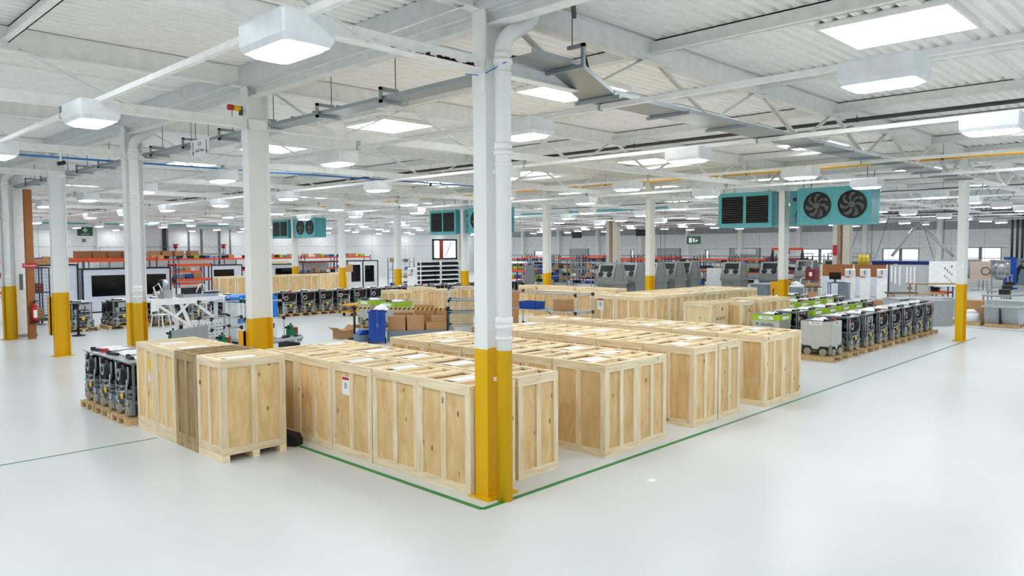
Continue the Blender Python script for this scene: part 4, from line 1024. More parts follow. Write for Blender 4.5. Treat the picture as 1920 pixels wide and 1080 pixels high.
barrier('black belt barrier post at the left end of the striped tape', 7.35, 13.48, 1.03); barrier('black belt barrier post at the right end of the striped tape', 8.95, 11.0, 1.03)
o = MB().bar((7.4, 13.44, .95), (8.91, 11.05, .95), .004, .055).build('barrier_tape', 'tape'); tag(o, 'yellow and black striped tape stretched between two black posts', 'tape')
# ------------------------------------------------------------------ work area behind the crate stack
comp('plastic_chair', 'white chair beside the white trestle rig', 'chair', (4.75, 21.75, 0), .6, [('seat', 'white_plastic', [('b', -.22, .22, -.22, .22, .43, .46)]), ('backrest', 'white_plastic', [('b', -.22, .22, .2, .23, .55, .85), ('b', -.22, -.19, .2, .23, .46, .6), ('b', .19, .22, .2, .23, .46, .6)])] + [('leg', 'white_plastic', [('r', (sx * .19, sy * .19, .43), (sx * .22, sy * .24, 0), .03, .03)]) for sx in (-1, 1) for sy in (-1, 1)])
W = 'white_paint'
comp('trestle_rig', 'white angled steel trestle carrying grey machinery behind the crate stack', 'rig', (3.4, 16.2, 0), .1, [
    ('table', W, [('b', -1.2, 1.25, -.35, .35, 1.28, 1.36), ('b', -1.2, 1.25, -.37, -.33, 1.2, 1.36)]),
    ('leg', W, [('r', (-.35, -.3, 1.28), (.1, -.42, 0), .09, .09)]), ('leg', W, [('r', (-.35, .3, 1.28), (.1, .42, 0), .09, .09)]), ('leg', W, [('r', (1.1, -.3, 1.28), (1.1, -.35, 0), .09, .09)]), ('leg', W, [('r', (1.1, .3, 1.28), (1.1, .35, 0), .09, .09)]),
    ('brace', W, [('r', (-1.1, -.3, 1.28), (-.1, -.38, .55), .07, .07), ('r', (-.5, -.32, .85), (.0, -.3, 1.28), .06, .06), ('r', (.1, -.3, 1.2), (1.0, -.33, .5), .07, .07)]),
    ('machine', 'alu', [('b', -.75, -.5, -.2, .15, 1.36, 1.6), ('c', (-.6, 0, 1.6), (-.6, 0, 1.9), .08, 10), ('c', (-.9, .1, 1.5), (-.4, .1, 1.5), .07, 10), ('b', -.2, .9, -.2, .2, 1.36, 1.46), ('c', (.0, 0, 1.4), (1.1, 0, 1.5), .06, 8)]),
    ('motor', 'black', [('b', -.1, .4, -.15, .1, 1.46, 1.64), ('c', (-.3, .1, 1.78), (-.3, .1, 1.98), .05, 8), ('c', (-.75, .1, 1.85), (-.62, .1, 1.85), .05, 8), ('b', .5, .9, -.22, .22, 1.46, 1.5)]),
    ('cable', 'white_plastic', [('t', [(-.9, -.1, 1.4), (-1.0, -.1, 1.7), (-.85, -.1, 1.8), (-.75, -.1, 1.6)], .02, 6), ('t', [(.2, -.2, 1.5), (.3, -.25, 1.75), (.45, -.2, 1.72), (.5, -.2, 1.5)], .02, 6)])])
comp('pegboard', 'white perforated board standing under the trestle rig', 'board', (3.75, 15.5, 0), .15, [('panel', 'white_plastic', [('b', -.55, .55, -.02, .02, .1, .75)]), ('hole_row', 'black', [('b', -.5 + .12 * i, -.47 + .12 * i, -.022, -.02, .18 + .1 * j, .21 + .1 * j) for i in range(9) for j in range(5)]), ('leg', W, [('b', -.52, -.48, -.15, .15, 0, .1)]), ('leg', W, [('b', .48, .52, -.15, .15, 0, .1)])])
comp('blue_cabinet', 'blue and white machine cabinet behind the column at the crate stack', 'cabinet', (5.0, 15.3, 0), .12, [('lower_body', 'white_plastic', [('b', -.72, .62, -.3, .3, .08, .75), ('b', -.72, -.5, -.34, .3, .75, 1.2)]), ('hood', 'sky_blue', [('p', [(-.7, .6), (.64, .68), (.64, 1.3), (.5, 1.42), (-.6, 1.42), (-.7, 1.36)], 'y', -.32, .34)]), ('window', 'window_dark', [('b', -.45, -.05, -.33, -.32, .75, 1.12)]), ('window_frame', 'white_plastic', [('b', -.5, .0, -.335, -.325, 1.12, 1.17), ('b', -.02, .03, -.335, -.325, .7, 1.15)]), ('switch', 'black', [('b', .2, .3, -.32, -.3, .4, .5)]), ('socket', 'blue', [('b', .4, .52, -.32, -.3, .38, .52)]), ('beacon', 'red', [('c', (.5, -.1, 1.42), (.5, -.1, 1.56), .04, 8)]), ('foot', 'black', [('b', -.7, .6, -.28, .28, 0, .08)])])
def tube_frame(name, label, loc, rz, w, d, h, zs, shelf=(), group=None, cat='trolley'):
    t = thing(name, label, cat, loc, rz, group); r = .016
    for sx in (-w / 2, w / 2):
        for sy in (-d / 2, d / 2): MB().cyl((sx, sy, .1), (sx, sy, h), r, 8).build('upright', 'alu', t)
    for z in zs: MB().cyl((-w / 2, -d / 2, z), (w / 2, -d / 2, z), r, 8).cyl((-w / 2, d / 2, z), (w / 2, d / 2, z), r, 8).cyl((-w / 2, -d / 2, z - .04), (-w / 2, d / 2, z - .04), r, 8).cyl((w / 2, -d / 2, z - .04), (w / 2, d / 2, z - .04), r, 8).build('rail', 'alu', t)
    for z in zs:
        for sx in (-1, 1):
            for sy in (-1, 1): j = MB(); j.box(sx * w / 2 - .026, sx * w / 2 + .026, sy * d / 2 - .026, sy * d / 2 + .026, z - .07, z + .03); j.cyl((sx * w / 2, sy * d / 2, z), (sx * (w / 2 - .08), sy * d / 2, z), .022, 8); j.build('joint', 'black', t)
    for z in shelf: MB().box(-w / 2, w / 2, -d / 2, d / 2, z - .012, z).build('shelf', 'grey_plastic', t)
    for sx in (-1, 1):
        for sy in (-1, 1): MB().cyl((sx * w / 2 - .015, sy * d / 2, .05), (sx * w / 2 + .015, sy * d / 2, .05), .05, 10).build('castor', 'rubber', t)
    return t
tube_frame('tube_trolley', 'grey tube trolley with black joints in front of the trestle rig', (3.75, 14.75, 0), .15, .95, .6, 1.38, (.2, .55, .85, 1.3))
tube_frame('tube_trolley', 'low grey tube frame reaching behind the column at the crate stack', (4.75, 14.1, 0), .15, .9, .55, 1.35, (.2, .8, 1.3))
comp('tripod', 'grey tripod stand among the tube trolleys', 'tripod', (3.6, 14.2, 0), 0, [('mast', 'alu', [('c', (0, 0, .3), (0, 0, 1.45), .016, 8)]), ('clamp', 'black', [('c', (0, 0, .55), (0, 0, .64), .03, 8), ('b', -.1, .1, -.02, .02, .95, .99)])] + [('leg', 'alu', [('c', (0, 0, .6), (.32 * math.cos(a), .32 * math.sin(a), 0), .014, 6)]) for a in (.3, 2.4, 4.5)])
comp('rail_bundle', 'bundle of aluminium rails lying behind the crate stack', 'rails', (4.4, 12.75, 0), .2, [('rail', 'alu', [('b', -.7, .75, -.2 + .12 * i, -.12 + .12 * i, .3 - .03 * i, .34 - .03 * i) for i in range(5)]), ('bearer', 'dark_steel', [('b', -.5, -.42, -.3, .5, 0, .2), ('b', .45, .53, -.3, .5, 0, .2)])])
def rover(label, x, y, rz, gr):
    comp('track_rover', label, 'rover', (x, y, 0), rz, [('chassis', 'dark_steel', [('b', -.18, .2, -.14, .14, .1, .2), ('b', -.1, .1, -.1, .1, .2, .34)]), ('motor', gr, [('b', -.16, .06, -.13, .05, .2, .38), ('b', -.12, .0, -.08, .05, .38, .5)]), ('valve', 'red', [('b', .06, .16, -.1, .02, .22, .42)]), ('connector', 'black', [('c', (.0, .05, .34), (.02, .05, .55), .03, 8), ('b', -.2, -.1, -.05, .08, .4, .46)])] + [('wheel', 'hub', [('c', (wx, sy * .15, .1), (wx, sy * .2, .1), .1, 14)]) for wx in (-.14, .16) for sy in (-1, 1)], 'small track rovers')
rover('small green and red wheeled rover right of the column behind the stack', 5.75, 14.4, .2, 'green'); rover('small green wheeled rover at the foot of the white trestle', 2.75, 15.5, .4, 'green'); rover('small green wheeled rover under the tube trolley', 3.2, 13.4, .4, 'green')
comp('gas_bottle', 'dark red bottle standing by the trestle rig leg', 'bottle', (3.05, 15.75, 0), 0, [('body', 'dark_red', [('c', (0, 0, 0), (0, 0, .5), .08, 12)]), ('neck', 'black', [('c', (0, 0, .5), (0, 0, .62), .05, 10)])])
# scissor lift trolley, blue bin, cartons, tote
comp('lift_trolley', 'yellow scissor lift trolley in front of the robot line', 'trolley', (12.1, 20.6, 0), .35, [('platform', 'yellow_bin', [('b', -.55, .5, -.25, .25, .42, .48)]), ('base', 'yellow_bin', [('b', -.55, .5, -.25, .25, .14, .2)]), ('scissor', 'dark_steel', [('r', (-.45, -.2, .2), (.4, -.2, .42), .04, .04), ('r', (-.45, .2, .2), (.4, .2, .42), .04, .04)]), ('handle', 'alu', [('t', [(-.5, -.2, .2), (-.62, -.2, .9), (-.62, .2, .9), (-.5, .2, .2)], .018, 8)])] + [('wheel', 'rubber', [('c', (sx, sy - .02, .07), (sx, sy + .02, .07), .07, 10)]) for sx in (-.4, .38) for sy in (-.2, .2)])
t = comp('wheelie_bin', 'blue wheelie bin with open lid beside the cartons', 'bin', (7.3, 12.25, 0), -.6, [('body', 'blue', [('p', [(-.2, .05), (.2, .05), (.27, .92), (-.27, .92)], 'x', -.24, .24), ('b', -.28, .28, -.3, .3, .9, .95)]), ('lid', 'blue', [('r', (-.0, -.36, .96), (.0, -.46, .32), .52, .04, 0)]), ('handle', 'navy', [('c', (-.2, -.3, .97), (.2, -.3, .97), .02, 8)]), ('wheel', 'rubber', [('c', (-.26, -.2, .08), (-.22, -.2, .08), .09, 12)]), ('wheel', 'rubber', [('c', (.22, -.2, .08), (.26, -.2, .08), .09, 12)]), ('number_mark', 'paper', [('b', -.03, .03, -.462, -.455, .5, .6)])])
o = MB()
q = random.Random(5); P = {}
for i in range(7):
    for j in range(7): P[i, j] = (-.21 + .07 * i, -.21 + .07 * j, .02 + .16 * math.sin(PI * i / 6) * math.sin(PI * j / 6) + q.uniform(-.02, .03))
for i in range(6):
    for j in range(6): o.quad([P[i, j], P[i + 1, j], P[i + 1, j + 1], P[i, j + 1]])
tag(o.build('plastic_wrap', 'paper', None, (7.38, 12.15, .955)), 'clear white plastic wrap heaped in the blue wheelie bin', 'wrap')
comp('dolly', 'grey pallet base under the heap of cartons', 'dolly', (8.75, 12.05, 0), -.62, [('deck', 'grey_plastic', [('b', -1.0, 1.0, -.55, .55, .1, .32)]), ('skid', 'grey_plastic', [('b', -1.0, 1.0, -.5, -.4, 0, .1), ('b', -1.0, 1.0, .4, .5, 0, .1)])])
cb = [(-.72, -.3, .32, .5, .4, .42, 0), (-.17, -.3, .32, .5, .42, .42, .03), (.46, -.32, .32, .62, .36, .24, 0), (.75, -.3, .62, .0, 0, 0, 0), (-.5, .25, .32, .6, .5, .5, 0), (.16, .28, .32, .5, .45, .4, .0), (.68, .25, .32, .4, .45, .55, 0), (.15, .28, .725, .55, .46, .3, .12), (.5, -.32, .565, .4, .3, .16, .1)]
c_, s_ = math.cos(-.62), math.sin(-.62); n = 0
for lx, ly, z, w, d, h, a in cb:
    if not w: continue
    item('carton', 'carton', (w, d, h), (8.75 + lx * c_ - ly * s_, 12.05 + lx * s_ + ly * c_, z), -.62 + a, 'brown carton in the heap by the wheelie bin, %s' % ['front left', 'front middle', 'low front right one', 'back left', 'back middle', 'tall back right', 'tilted on top of the back', 'small one on the front right'][n], 'box', 'cartons heaped by the wheelie bin'); n += 1
item('carton', 'carton', (.45, .4, .3), (10.25, 11.0, 0), -.62, 'brown carton on the floor right of the carton heap', 'box', 'cartons heaped by the wheelie bin')
comp('open_carton', 'open brown carton on the floor behind the first crate block', 'box', (7.25, 13.95, 0), .2, [('body', 'carton', [('b', -.24, .24, -.2, .2, 0, .26)]), ('flap', 'carton', [('r', (-.24, 0, .26), (-.42, 0, .36), .4, .01)]), ('flap', 'carton', [('r', (.24, 0, .26), (.4, 0, .38), .4, .01)])])
comp('tool_crate', 'low grey box with a blue tray on the floor by the barrier', 'box', (7.35, 12.9, 0), -.2, [('body', 'grey_plastic', [('b', -.3, .3, -.22, .22, 0, .2)]), ('tray', 'blue', [('p', [(-.3, .2), (.1, .2), (.05, .34), (-.15, .34)], 'y', -.15, .15)])])
# opened crates and their leaning lids
CO = crate(.75, .92, 1.22, 0, lid=True)
CO['label'] = 'opened pine crate, left of two behind the striped tape'; CO.location = (11.3, 16.6, 0); CO['group'] = 'opened crates'
dup(CO, (12.75, 15.7, 0), 0, 'opened pine crate, right of two behind the striped tape', 'opened crates')
dup(CO, (13.2, 17.5, 0), 0, 'pine crate behind the two opened crates', 'opened crates'); dup(CO, (14.6, 16.3, 0), 0, 'pine crate right of the two opened crates', 'opened crates')
for k, (x, y) in enumerate(((10.55, 15.0), (12.0, 13.9))):
    comp('crate_lid', 'pine crate side panel leaning upright before the opened crates, %s one' % ['left', 'right'][k], 'panel', (x, y, 0), -.75, [('panel', 'ply_pale', [('b', -.47, .47, 0, .012, .02, 1.0)]), ('batten', 'pine', [('b', a, a + .09, -.02, 0, .02, 1.0) for a in (-.47, -.045, .38)] + [('b', -.38, .38, -.02, 0, .91, 1.0), ('b', -.38, .38, -.02, 0, .02, .12)])], 'loose crate panels')
tube_frame('tube_rack', 'grey tube rack with black joints right of the carton heap', (10.9, 12.2, 0), -.75, 1.3, .9, 1.55, (.25, .7, 1.1, 1.5), (.68, 1.08))
tube_frame('tube_rack', 'grey tube rack beside the near column, behind the carton heap', (12.3, 12.5, 0), -.75, 1.2, .8, 1.5, (.25, .8, 1.2, 1.46), (.78,))
comp('scrap_box', 'dark box of shiny metal offcuts by the near column', 'box', (10.9, 10.0, 0), -.7, [('body', 'dark_steel', [('b', -.6, .6, -.4, .4, 0, .35)]), ('offcut', 'paper', [('r', (-.5 + .1 * i, -.3 + .06 * (i % 7), .38 + .01 * i), (-.2 + .08 * i, .3 - .05 * (i % 5), .42), .1, .02) for i in range(9)])])
item('carton', 'white_plastic', (1.1, .25, .12), (9.9, 11.3, .0), -.7, 'long white box on the floor right of the carton heap', 'box', None)
# tube cart with blue tub in front of the L-shaped crates
t = tube_frame('tube_cart', 'long grey tube cart with a shelf in front of the long far block', (12.4, 10.1, 0), PI / 2, 3.0, .85, 1.36, (.25, .78, 1.33), (.78,))
MB().bar((-.4, .42, .75), (-1.2, .42, .1), .04, .04).build('brace', 'alu', t)
item('storage_tub', 'blue', (.75, .45, .24), (12.35, 10.75, .78), PI / 2, 'blue tub on the shelf of the tube cart', 'tub', None); item('carton', 'carton', (.5, .4, .36), (12.35, 9.4, .78), PI / 2, 'open brown carton on the shelf of the tube cart', 'box', None)
for j in range(4):
    for k in range(3): item('carton', 'carton', (.62, .5, .3), (13.9 + .02 * j, 13.4 + k * .55, j * .305), PI / 2, 'brown archive carton, %s up in stack %s behind the tube cart' % (ORD[j], ['nearest', 'middle', 'farthest'][k]), 'box', 'archive cartons stacked by the near column')
for k in range(5): dup(CO, (17.2 + .1 * (k % 2), 11.2 + k * 1.0, 0), 0, 'pine crate, %s in the row behind the tube cart' % ORD[k], 'crates behind the archive cartons')
# ------------------------------------------------------------------ blast cabinets
def cabinet_proto():
    t = thing('blast_cabinet', 'x', 'cabinet'); t.scale = (1.12, 1.15, 1.0)
    MB().box(-.42, .5, -.45, .45, 0, 1.0).box(-.5, .55, -.5, .5, .98, 1.12).build('base', 'machine_grey', t)
    pr = [(-.5, 1.12), (.55, 1.12), (.5, 1.3), (.25, 1.96), (-.22, 1.96), (-.46, 1.3)]
    MB().prism(pr, 'y', -.47, .47).build('hood', 'machine_grey', t)
    # sloping front, facing -X
    def on(u, v, o=.0): return (-.46 + .24 * v - o, u, 1.3 + .66 * v)
    dr = MB().quad([on(-.42, .06, .012), on(.42, .06, .012), on(.42, .97, .012), on(-.42, .97, .012)][::-1]).quad([on(-.42, .06, .0), on(.42, .06, .0), on(.42, .06, .012), on(-.42, .06, .012)]).build('door', 'machine_light', t)
    MB().quad([on(-.33, .44, .018), on(.33, .44, .018), on(.33, .9, .018), on(-.33, .9, .018)][::-1]).build('window', 'window_dark', dr)
    for u in (-.22, .22):
        n = Vector((-.94, 0, .34)); c = Vector(on(u, .24, .014))
        MB().cyl(c, c + n * .03, .13, 18).build('arm_port', 'black', dr)
    MB().box(-.46, -.42, -.12, .12, .8, .86).box(-.44, -.42, -.05, .05, .5, .56).build('latch', 'machine_dark', t)
    MB().bar((-.3, -.475, 1.95), (-.42, -.475, 1.15), .02, .02).bar((.1, -.475, 1.95), (.28, -.475, 1.15), .012, .012).build('seam', 'machine_dark', t)
    return t
bc = cabinet_proto(); GB = 'grey blast cabinets'
spots = [(24.0, 16.3, 'front one of the long rank left of the middle column'), (25.8, 16.3, 'second in the long rank'), (27.6, 16.3, 'third in the long rank, behind the column'), (29.4, 16.3, 'fourth in the long rank'), (31.1, 16.4, 'last in the long rank'),
         (31.4, 13.7, 'left of the louvred heater column, pair of cabinets, left one'), (32.9, 12.3, 'right one of the pair left of the heater column'), (38.9, 13.0, 'just right of the heater column, with a frame on top'), (40.4, 12.0, 'farthest right, before the bright window')]
for i, (x, y, a) in enumerate(spots):
    lab = 'grey blast cabinet, ' + a
    if i == 0: bc.location = (x, y, 0); bc['label'] = lab; bc['group'] = GB; c = bc
    else: c = dup(bc, (x, y, 0), .1 if i > 4 else 0, lab, GB)
    if i in (7, 8): MB().tube([(0, -.3, 1.95), (0, -.3, 2.35), (0, .3, 2.35), (0, .3, 1.95)], .025, 6).build('lifting_frame', 'dark_steel', c)
single('white_panel', 'large white panel standing left of the pair of grey cabinets', 'panel', (32.0, 15.1, 0), .3, 'white_plastic', [('b', -.02, .02, -.52, .52, 0, 1.6), ('b', -.3, .3, -.5, -.46, 0, .05), ('b', -.3, .3, .46, .5, 0, .05)])
# mid-distance racks between the middle columns
mid = [(38, 33.4, 1.6, 2.05, 'galv', 'galv', 'grey shelving left of the third middle column'), (38, 31.2, 2.6, 1.9, 'galv', 'galv', 'grey shelving right of the third middle column'), (38.5, 37.4, 2.4, 1.95, 'navy', 'orange', 'orange rack at the near column in the distance'), (46.5, 34.6, 2.6, 2.1, 'navy', 'orange', 'orange rack behind the grey shelving'),
       (46.3, 30.6, 3.0, 1.8, 'navy', 'orange', 'orange rack behind the first grey cabinet'), (46, 27.3, 2.2, 2.05, 'navy', 'orange', 'orange rack before the boxed column'), (38, 19.4, 2.1, 1.9, 'galv', 'galv', 'grey shelving behind the white panel'), (46.3, 22.4, 2.8, 1.95, 'galv_dark', 'galv', 'dark shelving behind the cabinet rank'), (47, 18.0, 3.0, 2.0, 'navy', 'dark_red', 'red-beamed rack behind the pair of cabinets'), (46.5, 41.8, 3.2, 2.0, 'navy', 'orange', 'orange rack farthest left of the middle')]
for i, (x, y, w, h, po, be, nm) in enumerate(mid):
    lv = (.35, h * .45, h * .72, h - .05) if po == 'galv' else (.35, h * .55, h - .04)
    rack(nm, (x, y, 0), w, .8, lv, h + .04, po, be, .05 if be == 'galv' else .11, rz=-PI / 2)
    stock('', nm, (x, y, 0), w, .8, lv[:-1], 30 + i, -PI / 2)
for k in range(6):
    po, be = ('galv', 'galv') if k % 2 else ('galv_dark', 'galv')
    rack('grey shelving in the row left of the grey cabinets, %s from right' % ORD[k], (35.2, 20.6 + k * 2.15, 0), 1.9, .7, (.3, .8, 1.3, 1.75), 1.92, po, be, .04, rz=-PI / 2)
    stock('', 'grey shelving row left of the cabinets', (35.2, 20.6 + k * 2.15, 0), 1.9, .7, (.3, .8, 1.3), 70 + k, -PI / 2)
for k in range(9):
    y = 15.5 + k * 2.7
    rack('orange-beamed rack in the long row behind the cabinets, %s from right' % ORD[k], (42.3, y, 0), 2.5, .9, (.35, 1.1, 1.95), 2.1, 'navy', 'orange' if k % 3 else 'dark_red', .1, rz=-PI / 2)
    stock('', 'orange-beamed row behind the cabinets', (41.8, y, 0), 2.5, .9, (.35, 1.1), 90 + k, -PI / 2)
for k in range(11):
    y = 15 + k * 3.3
    rack('dark shelving in the rearmost row along the right wall, %s from right' % ORD[k], (50.5, y, 0), 3.0, .9, (.3, .9, 1.5, 2.05), 2.2, 'galv_dark', 'galv_dark', .05, rz=-PI / 2)
    stock('', 'rearmost shelving along the right wall', (50.5, y, 0), 3.0, .9, (.9, 1.5), 110 + k, -PI / 2)
for k in range(9):
    rack('orange-beamed rack in the row along the left wall, %s from left' % ORD[k], (4.5 + k * 3.4, 47 if k < 3 else 50, 0), 3.1, 1.0, (.3, 1.2, 2.1), 2.25, 'navy', 'orange', .12)
    stock('', 'rack row along the left wall', (4.5 + k * 3.4, 47 if k < 3 else 50, 0), 3.1, 1.0, (1.2, 2.1), 130 + k)
for k, (x, y) in enumerate(((30.5, 1.2), (34, 1.8), (38.5, 2.6))):
    comp('steel_bench', 'grey steel bench in the far right aisle, %s one' % ['nearest', 'middle', 'farthest'][k], 'bench', (x, y, 0), -.3, [('top', 'steel', [('b', -.9, .9, -.4, .4, .7, .76)]), ('shelf', 'galv_dark', [('b', -.85, .85, -.35, .35, .25, .3)])] + [('leg', 'galv', [('b', a, a + .05, b, b + .05, 0, .7)]) for a in (-.88, .83) for b in (-.38, .33)])
    comp('motor_unit', 'black motor unit on the %s grey bench in the far right aisle' % ['nearest', 'middle', 'farthest'][k], 'motor', (x, y, .76), .2, [('body', 'black', [('b', -.35, .2, -.2, .2, 0, .22), ('c', (.2, 0, .11), (.5, 0, .11), .1, 12)]), ('plate', 'alu', [('b', -.4, .4, -.22, .22, -.0, .02)])])
comp('work_lamp', 'bright strip lamp over the bench behind the near column', 'lamp', (36.5, 34.5, 1.62), 0, [('tube', 'screen_glow', [('b', -.04, .04, -.85, .85, 0, .05)]), ('housing', 'white_paint', [('b', -.08, .08, -.9, .9, .05, .09)]), ('leg', 'galv', [('b', -.03, .03, -.9, -.85, -1.62, .05)]), ('leg', 'galv', [('b', -.03, .03, .85, .9, -1.62, .05)])])
comp('work_bench', 'orange-edged bench under the strip lamp behind the near column', 'bench', (37.2, 34.6, 0), PI / 2, [('top', 'orange', [('b', -1.2, 1.2, -.4, .4, .92, 1.02)])] + [('leg', 'dark_steel', [('b', x, x + .06, y, y + .06, 0, .92)]) for x in (-1.2, 1.14) for y in (-.4, .34)])
single('white_panel', 'pale panel standing on end before the orange-edged bench', 'panel', (33.9, 30.9, 0), 0, 'machine_grey', [('b', -.02, .02, -.4, .4, 0, 1.5), ('b', -.2, .2, -.4, -.36, 0, .05), ('b', -.2, .2, .36, .4, 0, .05)])
comp('yellow_cage', 'yellow framed trolley right of the cabinet rank', 'trolley', (33.6, 18.2, 0), 0, [('frame', 'yellow_bin', [('b', x, x + .05, y, y + .05, .1, 1.35) for x in (-.4, .35) for y in (-.5, .45)] + [('b', -.4, .4, -.5, .5, .4, .45), ('b', -.4, .4, -.5, -.45, 1.3, 1.35), ('b', -.4, .4, .45, .5, 1.3, 1.35)])] + [('castor', 'rubber', [('c', (x, y, .05), (x + .03, y, .05), .05, 8)]) for x in (-.36, .34) for y in (-.45, .45)])
comp('gantry_frame', 'red and black lifting gantry behind the pair of grey cabinets', 'gantry', (40.0, 14.7, 0), -PI / 2, [('beam', 'orange', [('b', -1.0, 1.0, -.08, .08, 2.55, 2.7)]), ('hoist', 'black', [('b', -.1, .1, -.1, .1, 2.3, 2.55)])] + [('leg', 'black', [('r', (x, 0, 2.6), (x * 1.15, y, 0), .1, .08)]) for x in (-.95, .95) for y in (-.5, .5)])
single('wall_banner', 'white banner with small print on the grey door at the far right wall', 'banner', (X1 - .12, 26.4, 2.35), 0, 'white_plastic', [('b', -.02, .02, -1.0, 1.0, -.25, .25)])
# ------------------------------------------------------------------ right-hand background
comp('partition', 'brown and white boarded partition behind the three kiosks', 'partition', (37.2, 9.7, 0), 0, [('upper_board', 'board_brown', [('b', -.03, .03, -1.75, -.1, 1.12, 1.76)]), ('upper_board', 'board_brown', [('b', -.03, .03, -.02, 1.65, 1.12, 1.76)]), ('lower_board', 'lilac_board', [('b', -.03, .03, -1.75, 1.65, .05, 1.1)]), ('edge', 'pine', [('b', -.04, .04, -.1, -.02, .05, 1.78), ('b', -.04, .04, 1.65, 1.72, .05, 1.78), ('b', -.04, .04, -1.82, -1.75, .05, 1.78)]), ('foot', 'galv', [('b', -.3, .3, -1.7, -1.6, 0, .05), ('b', -.3, .3, 1.5, 1.6, 0, .05)])])
comp('grey_partition', 'grey partition panel with white vertical strips right of the kiosks', 'partition', (36.6, 6.65, 0), 0, [('panel', 'wall_grey', [('b', -.03, .03, -.95, .95, 0, 1.8)]), ('strip', 'paper', [('b', -.036, -.03, y, y + .07, .9 - .1 * (i % 3), 1.7) for i, y in enumerate((.8, .62, .4, .05, -.12, -.3))]), ('handle', 'black', [('b', -.05, -.03, -.15, .05, .55, .63)]), ('foot', 'galv', [('b', -.3, .3, -.9, -.8, -.0, .04), ('b', -.3, .3, .8, .9, 0, .04)])])
t = comp('computer_desk', 'grey computer trolley before the brown partition', 'desk', (33.2, 8.9, 0), -PI / 2 + .2, [('top', 'grey_plastic', [('b', -.5, .5, -.35, .35, .9, .95)]), ('cabinet', 'grey_plastic', [('b', .0, .48, -.32, .32, .05, .9)]), ('leg', 'grey_plastic', [('b', -.48, -.43, -.33, -.28, 0, .9)]), ('leg', 'grey_plastic', [('b', -.48, -.43, .28, .33, 0, .9)])])
comp('monitor', 'black flat monitor on the grey computer trolley', 'monitor', (33.2, 9.1, .95), -PI / 2 + .2, [('screen', 'black_glass', [('b', -.28, .28, -.02, .02, .14, .5)]), ('stand', 'black', [('b', -.04, .04, 0, .04, 0, .2), ('b', -.14, .14, -.1, .1, 0, .02)])])
comp('keyboard', 'black keyboard on the grey computer trolley', 'keyboard', (33.0, 8.75, .95), -PI / 2 + .2, [('body', 'black', [('b', -.22, .22, -.08, .08, 0, .025)])])
comp('yellow_bin', 'yellow bin at the foot of the column between the teal heaters', 'bin', (30.0, 10.55, 0), -.4, [('body', 'yellow_bin', [('p', [(-.24, .0), (.24, .0), (.3, .98), (-.3, .98)], 'y', -.3, .3)]), ('lid', 'yellow_bin', [('b', -.32, .32, -.32, .32, .98, 1.04)]), ('hose', 'black', [('t', [(-.3, -.2, .1), (-.5, -.2, .3), (-.5, -.1, .6), (-.35, 0, .7)], .03, 6)])])
comp('grey_bin', 'grey round-edged bin with a white bag right of the yellow bin', 'bin', (30.2, 9.75, 0), 0, [('body', 'grey_plastic', [('c', (0, 0, 0), (0, 0, .8), .3, 16, 0, .36)]), ('bag', 'paper', [('c', (0, 0, .8), (0, 0, .92), .37, 12, 0, .3), ('c', (.05, .05, .92), (.05, 0, 1.05), .28, 9, 0, .1)])])
comp('grey_hopper', 'blue-grey wheeled hopper left of the yellow bin', 'hopper', (30.9, 11.7, 0), -.3, [('tub', 'grey_plastic', [('p', [(-.4, .2), (.4, .2), (.5, .86), (-.5, .86)], 'y', -.55, .55)]), ('rim', 'hopper', [('b', -.54, .54, -.6, .6, .86, .9)]), ('wheel', 'rubber', [('c', (-.3, -.5, .1), (-.3, -.44, .1), .1, 10), ]), ('wheel', 'rubber', [('c', (.3, .44, .1), (.3, .5, .1), .1, 10)]), ('axle', 'dark_steel', [('b', -.35, .35, -.45, .45, .08, .2)])])
tr = thing('shelf_trolley', 'black shelf trolley with cartons right of the grey bin', 'trolley', (29.6, 8.75, 0), -.9)
for z in (.3, .85): MB().box(-.35, .35, -.25, .25, z, z + .04).build('shelf', 'black', tr)
for x in (-.33, .31):
    for y in (-.24, .22): MB().box(x, x + .025, y, y + .025, .08, .88).build('post', 'white_plastic', tr); MB().cyl((x, y, .05), (x + .03, y, .05), .05, 8).build('castor', 'rubber', tr)
item('carton', 'carton', (.5, .36, .16), (29.6, 8.75, .89), -.9, 'brown carton on the upper deck of the black trolley', 'box', None); item('carton', 'carton', (.4, .36, .3), (29.6, 8.75, .34), -.9, 'brown carton on the lower deck of the black trolley', 'box', None)
comp('drill_stand', 'red machine stand with white hoop behind the black trolley', 'machine', (31.6, 9.6, 0), 0, [('column', 'alu', [('c', (0, 0, 0), (0, 0, 1.3), .06, 10)]), ('head', 'dark_red', [('b', -.25, .2, -.25, .25, 1.1, 1.65)]), ('hoop', 'white_plastic', [('o', (-.1, .35, 1.0), (1, 0, 0), .2, .24, .03, 16)]), ('clip', 'white_plastic', [('b', -.27, -.25, -.1, .05, 1.3, 1.5)]), ('base', 'dark_steel', [('b', -.3, .3, -.3, .3, 0, .08)])])
comp('hose_reel', 'red fire box on the floor beside the yellow bin', 'box', (28.8, 10.2, 0), 0, [('box', 'red', [('b', -.12, .12, -.25, .25, 0, .3)])])
rack('blue and orange rack at the right, behind the timber tables', (38.2, 5.6, 0), 1.0, .9, (.4, .95, 1.75), 1.92, 'navy', 'orange', .12, rz=-PI / 2); stock('', 'blue and orange rack at the right', (38.2, 5.6, 0), 1.0, .9, (.4, .95), 60, -PI / 2)
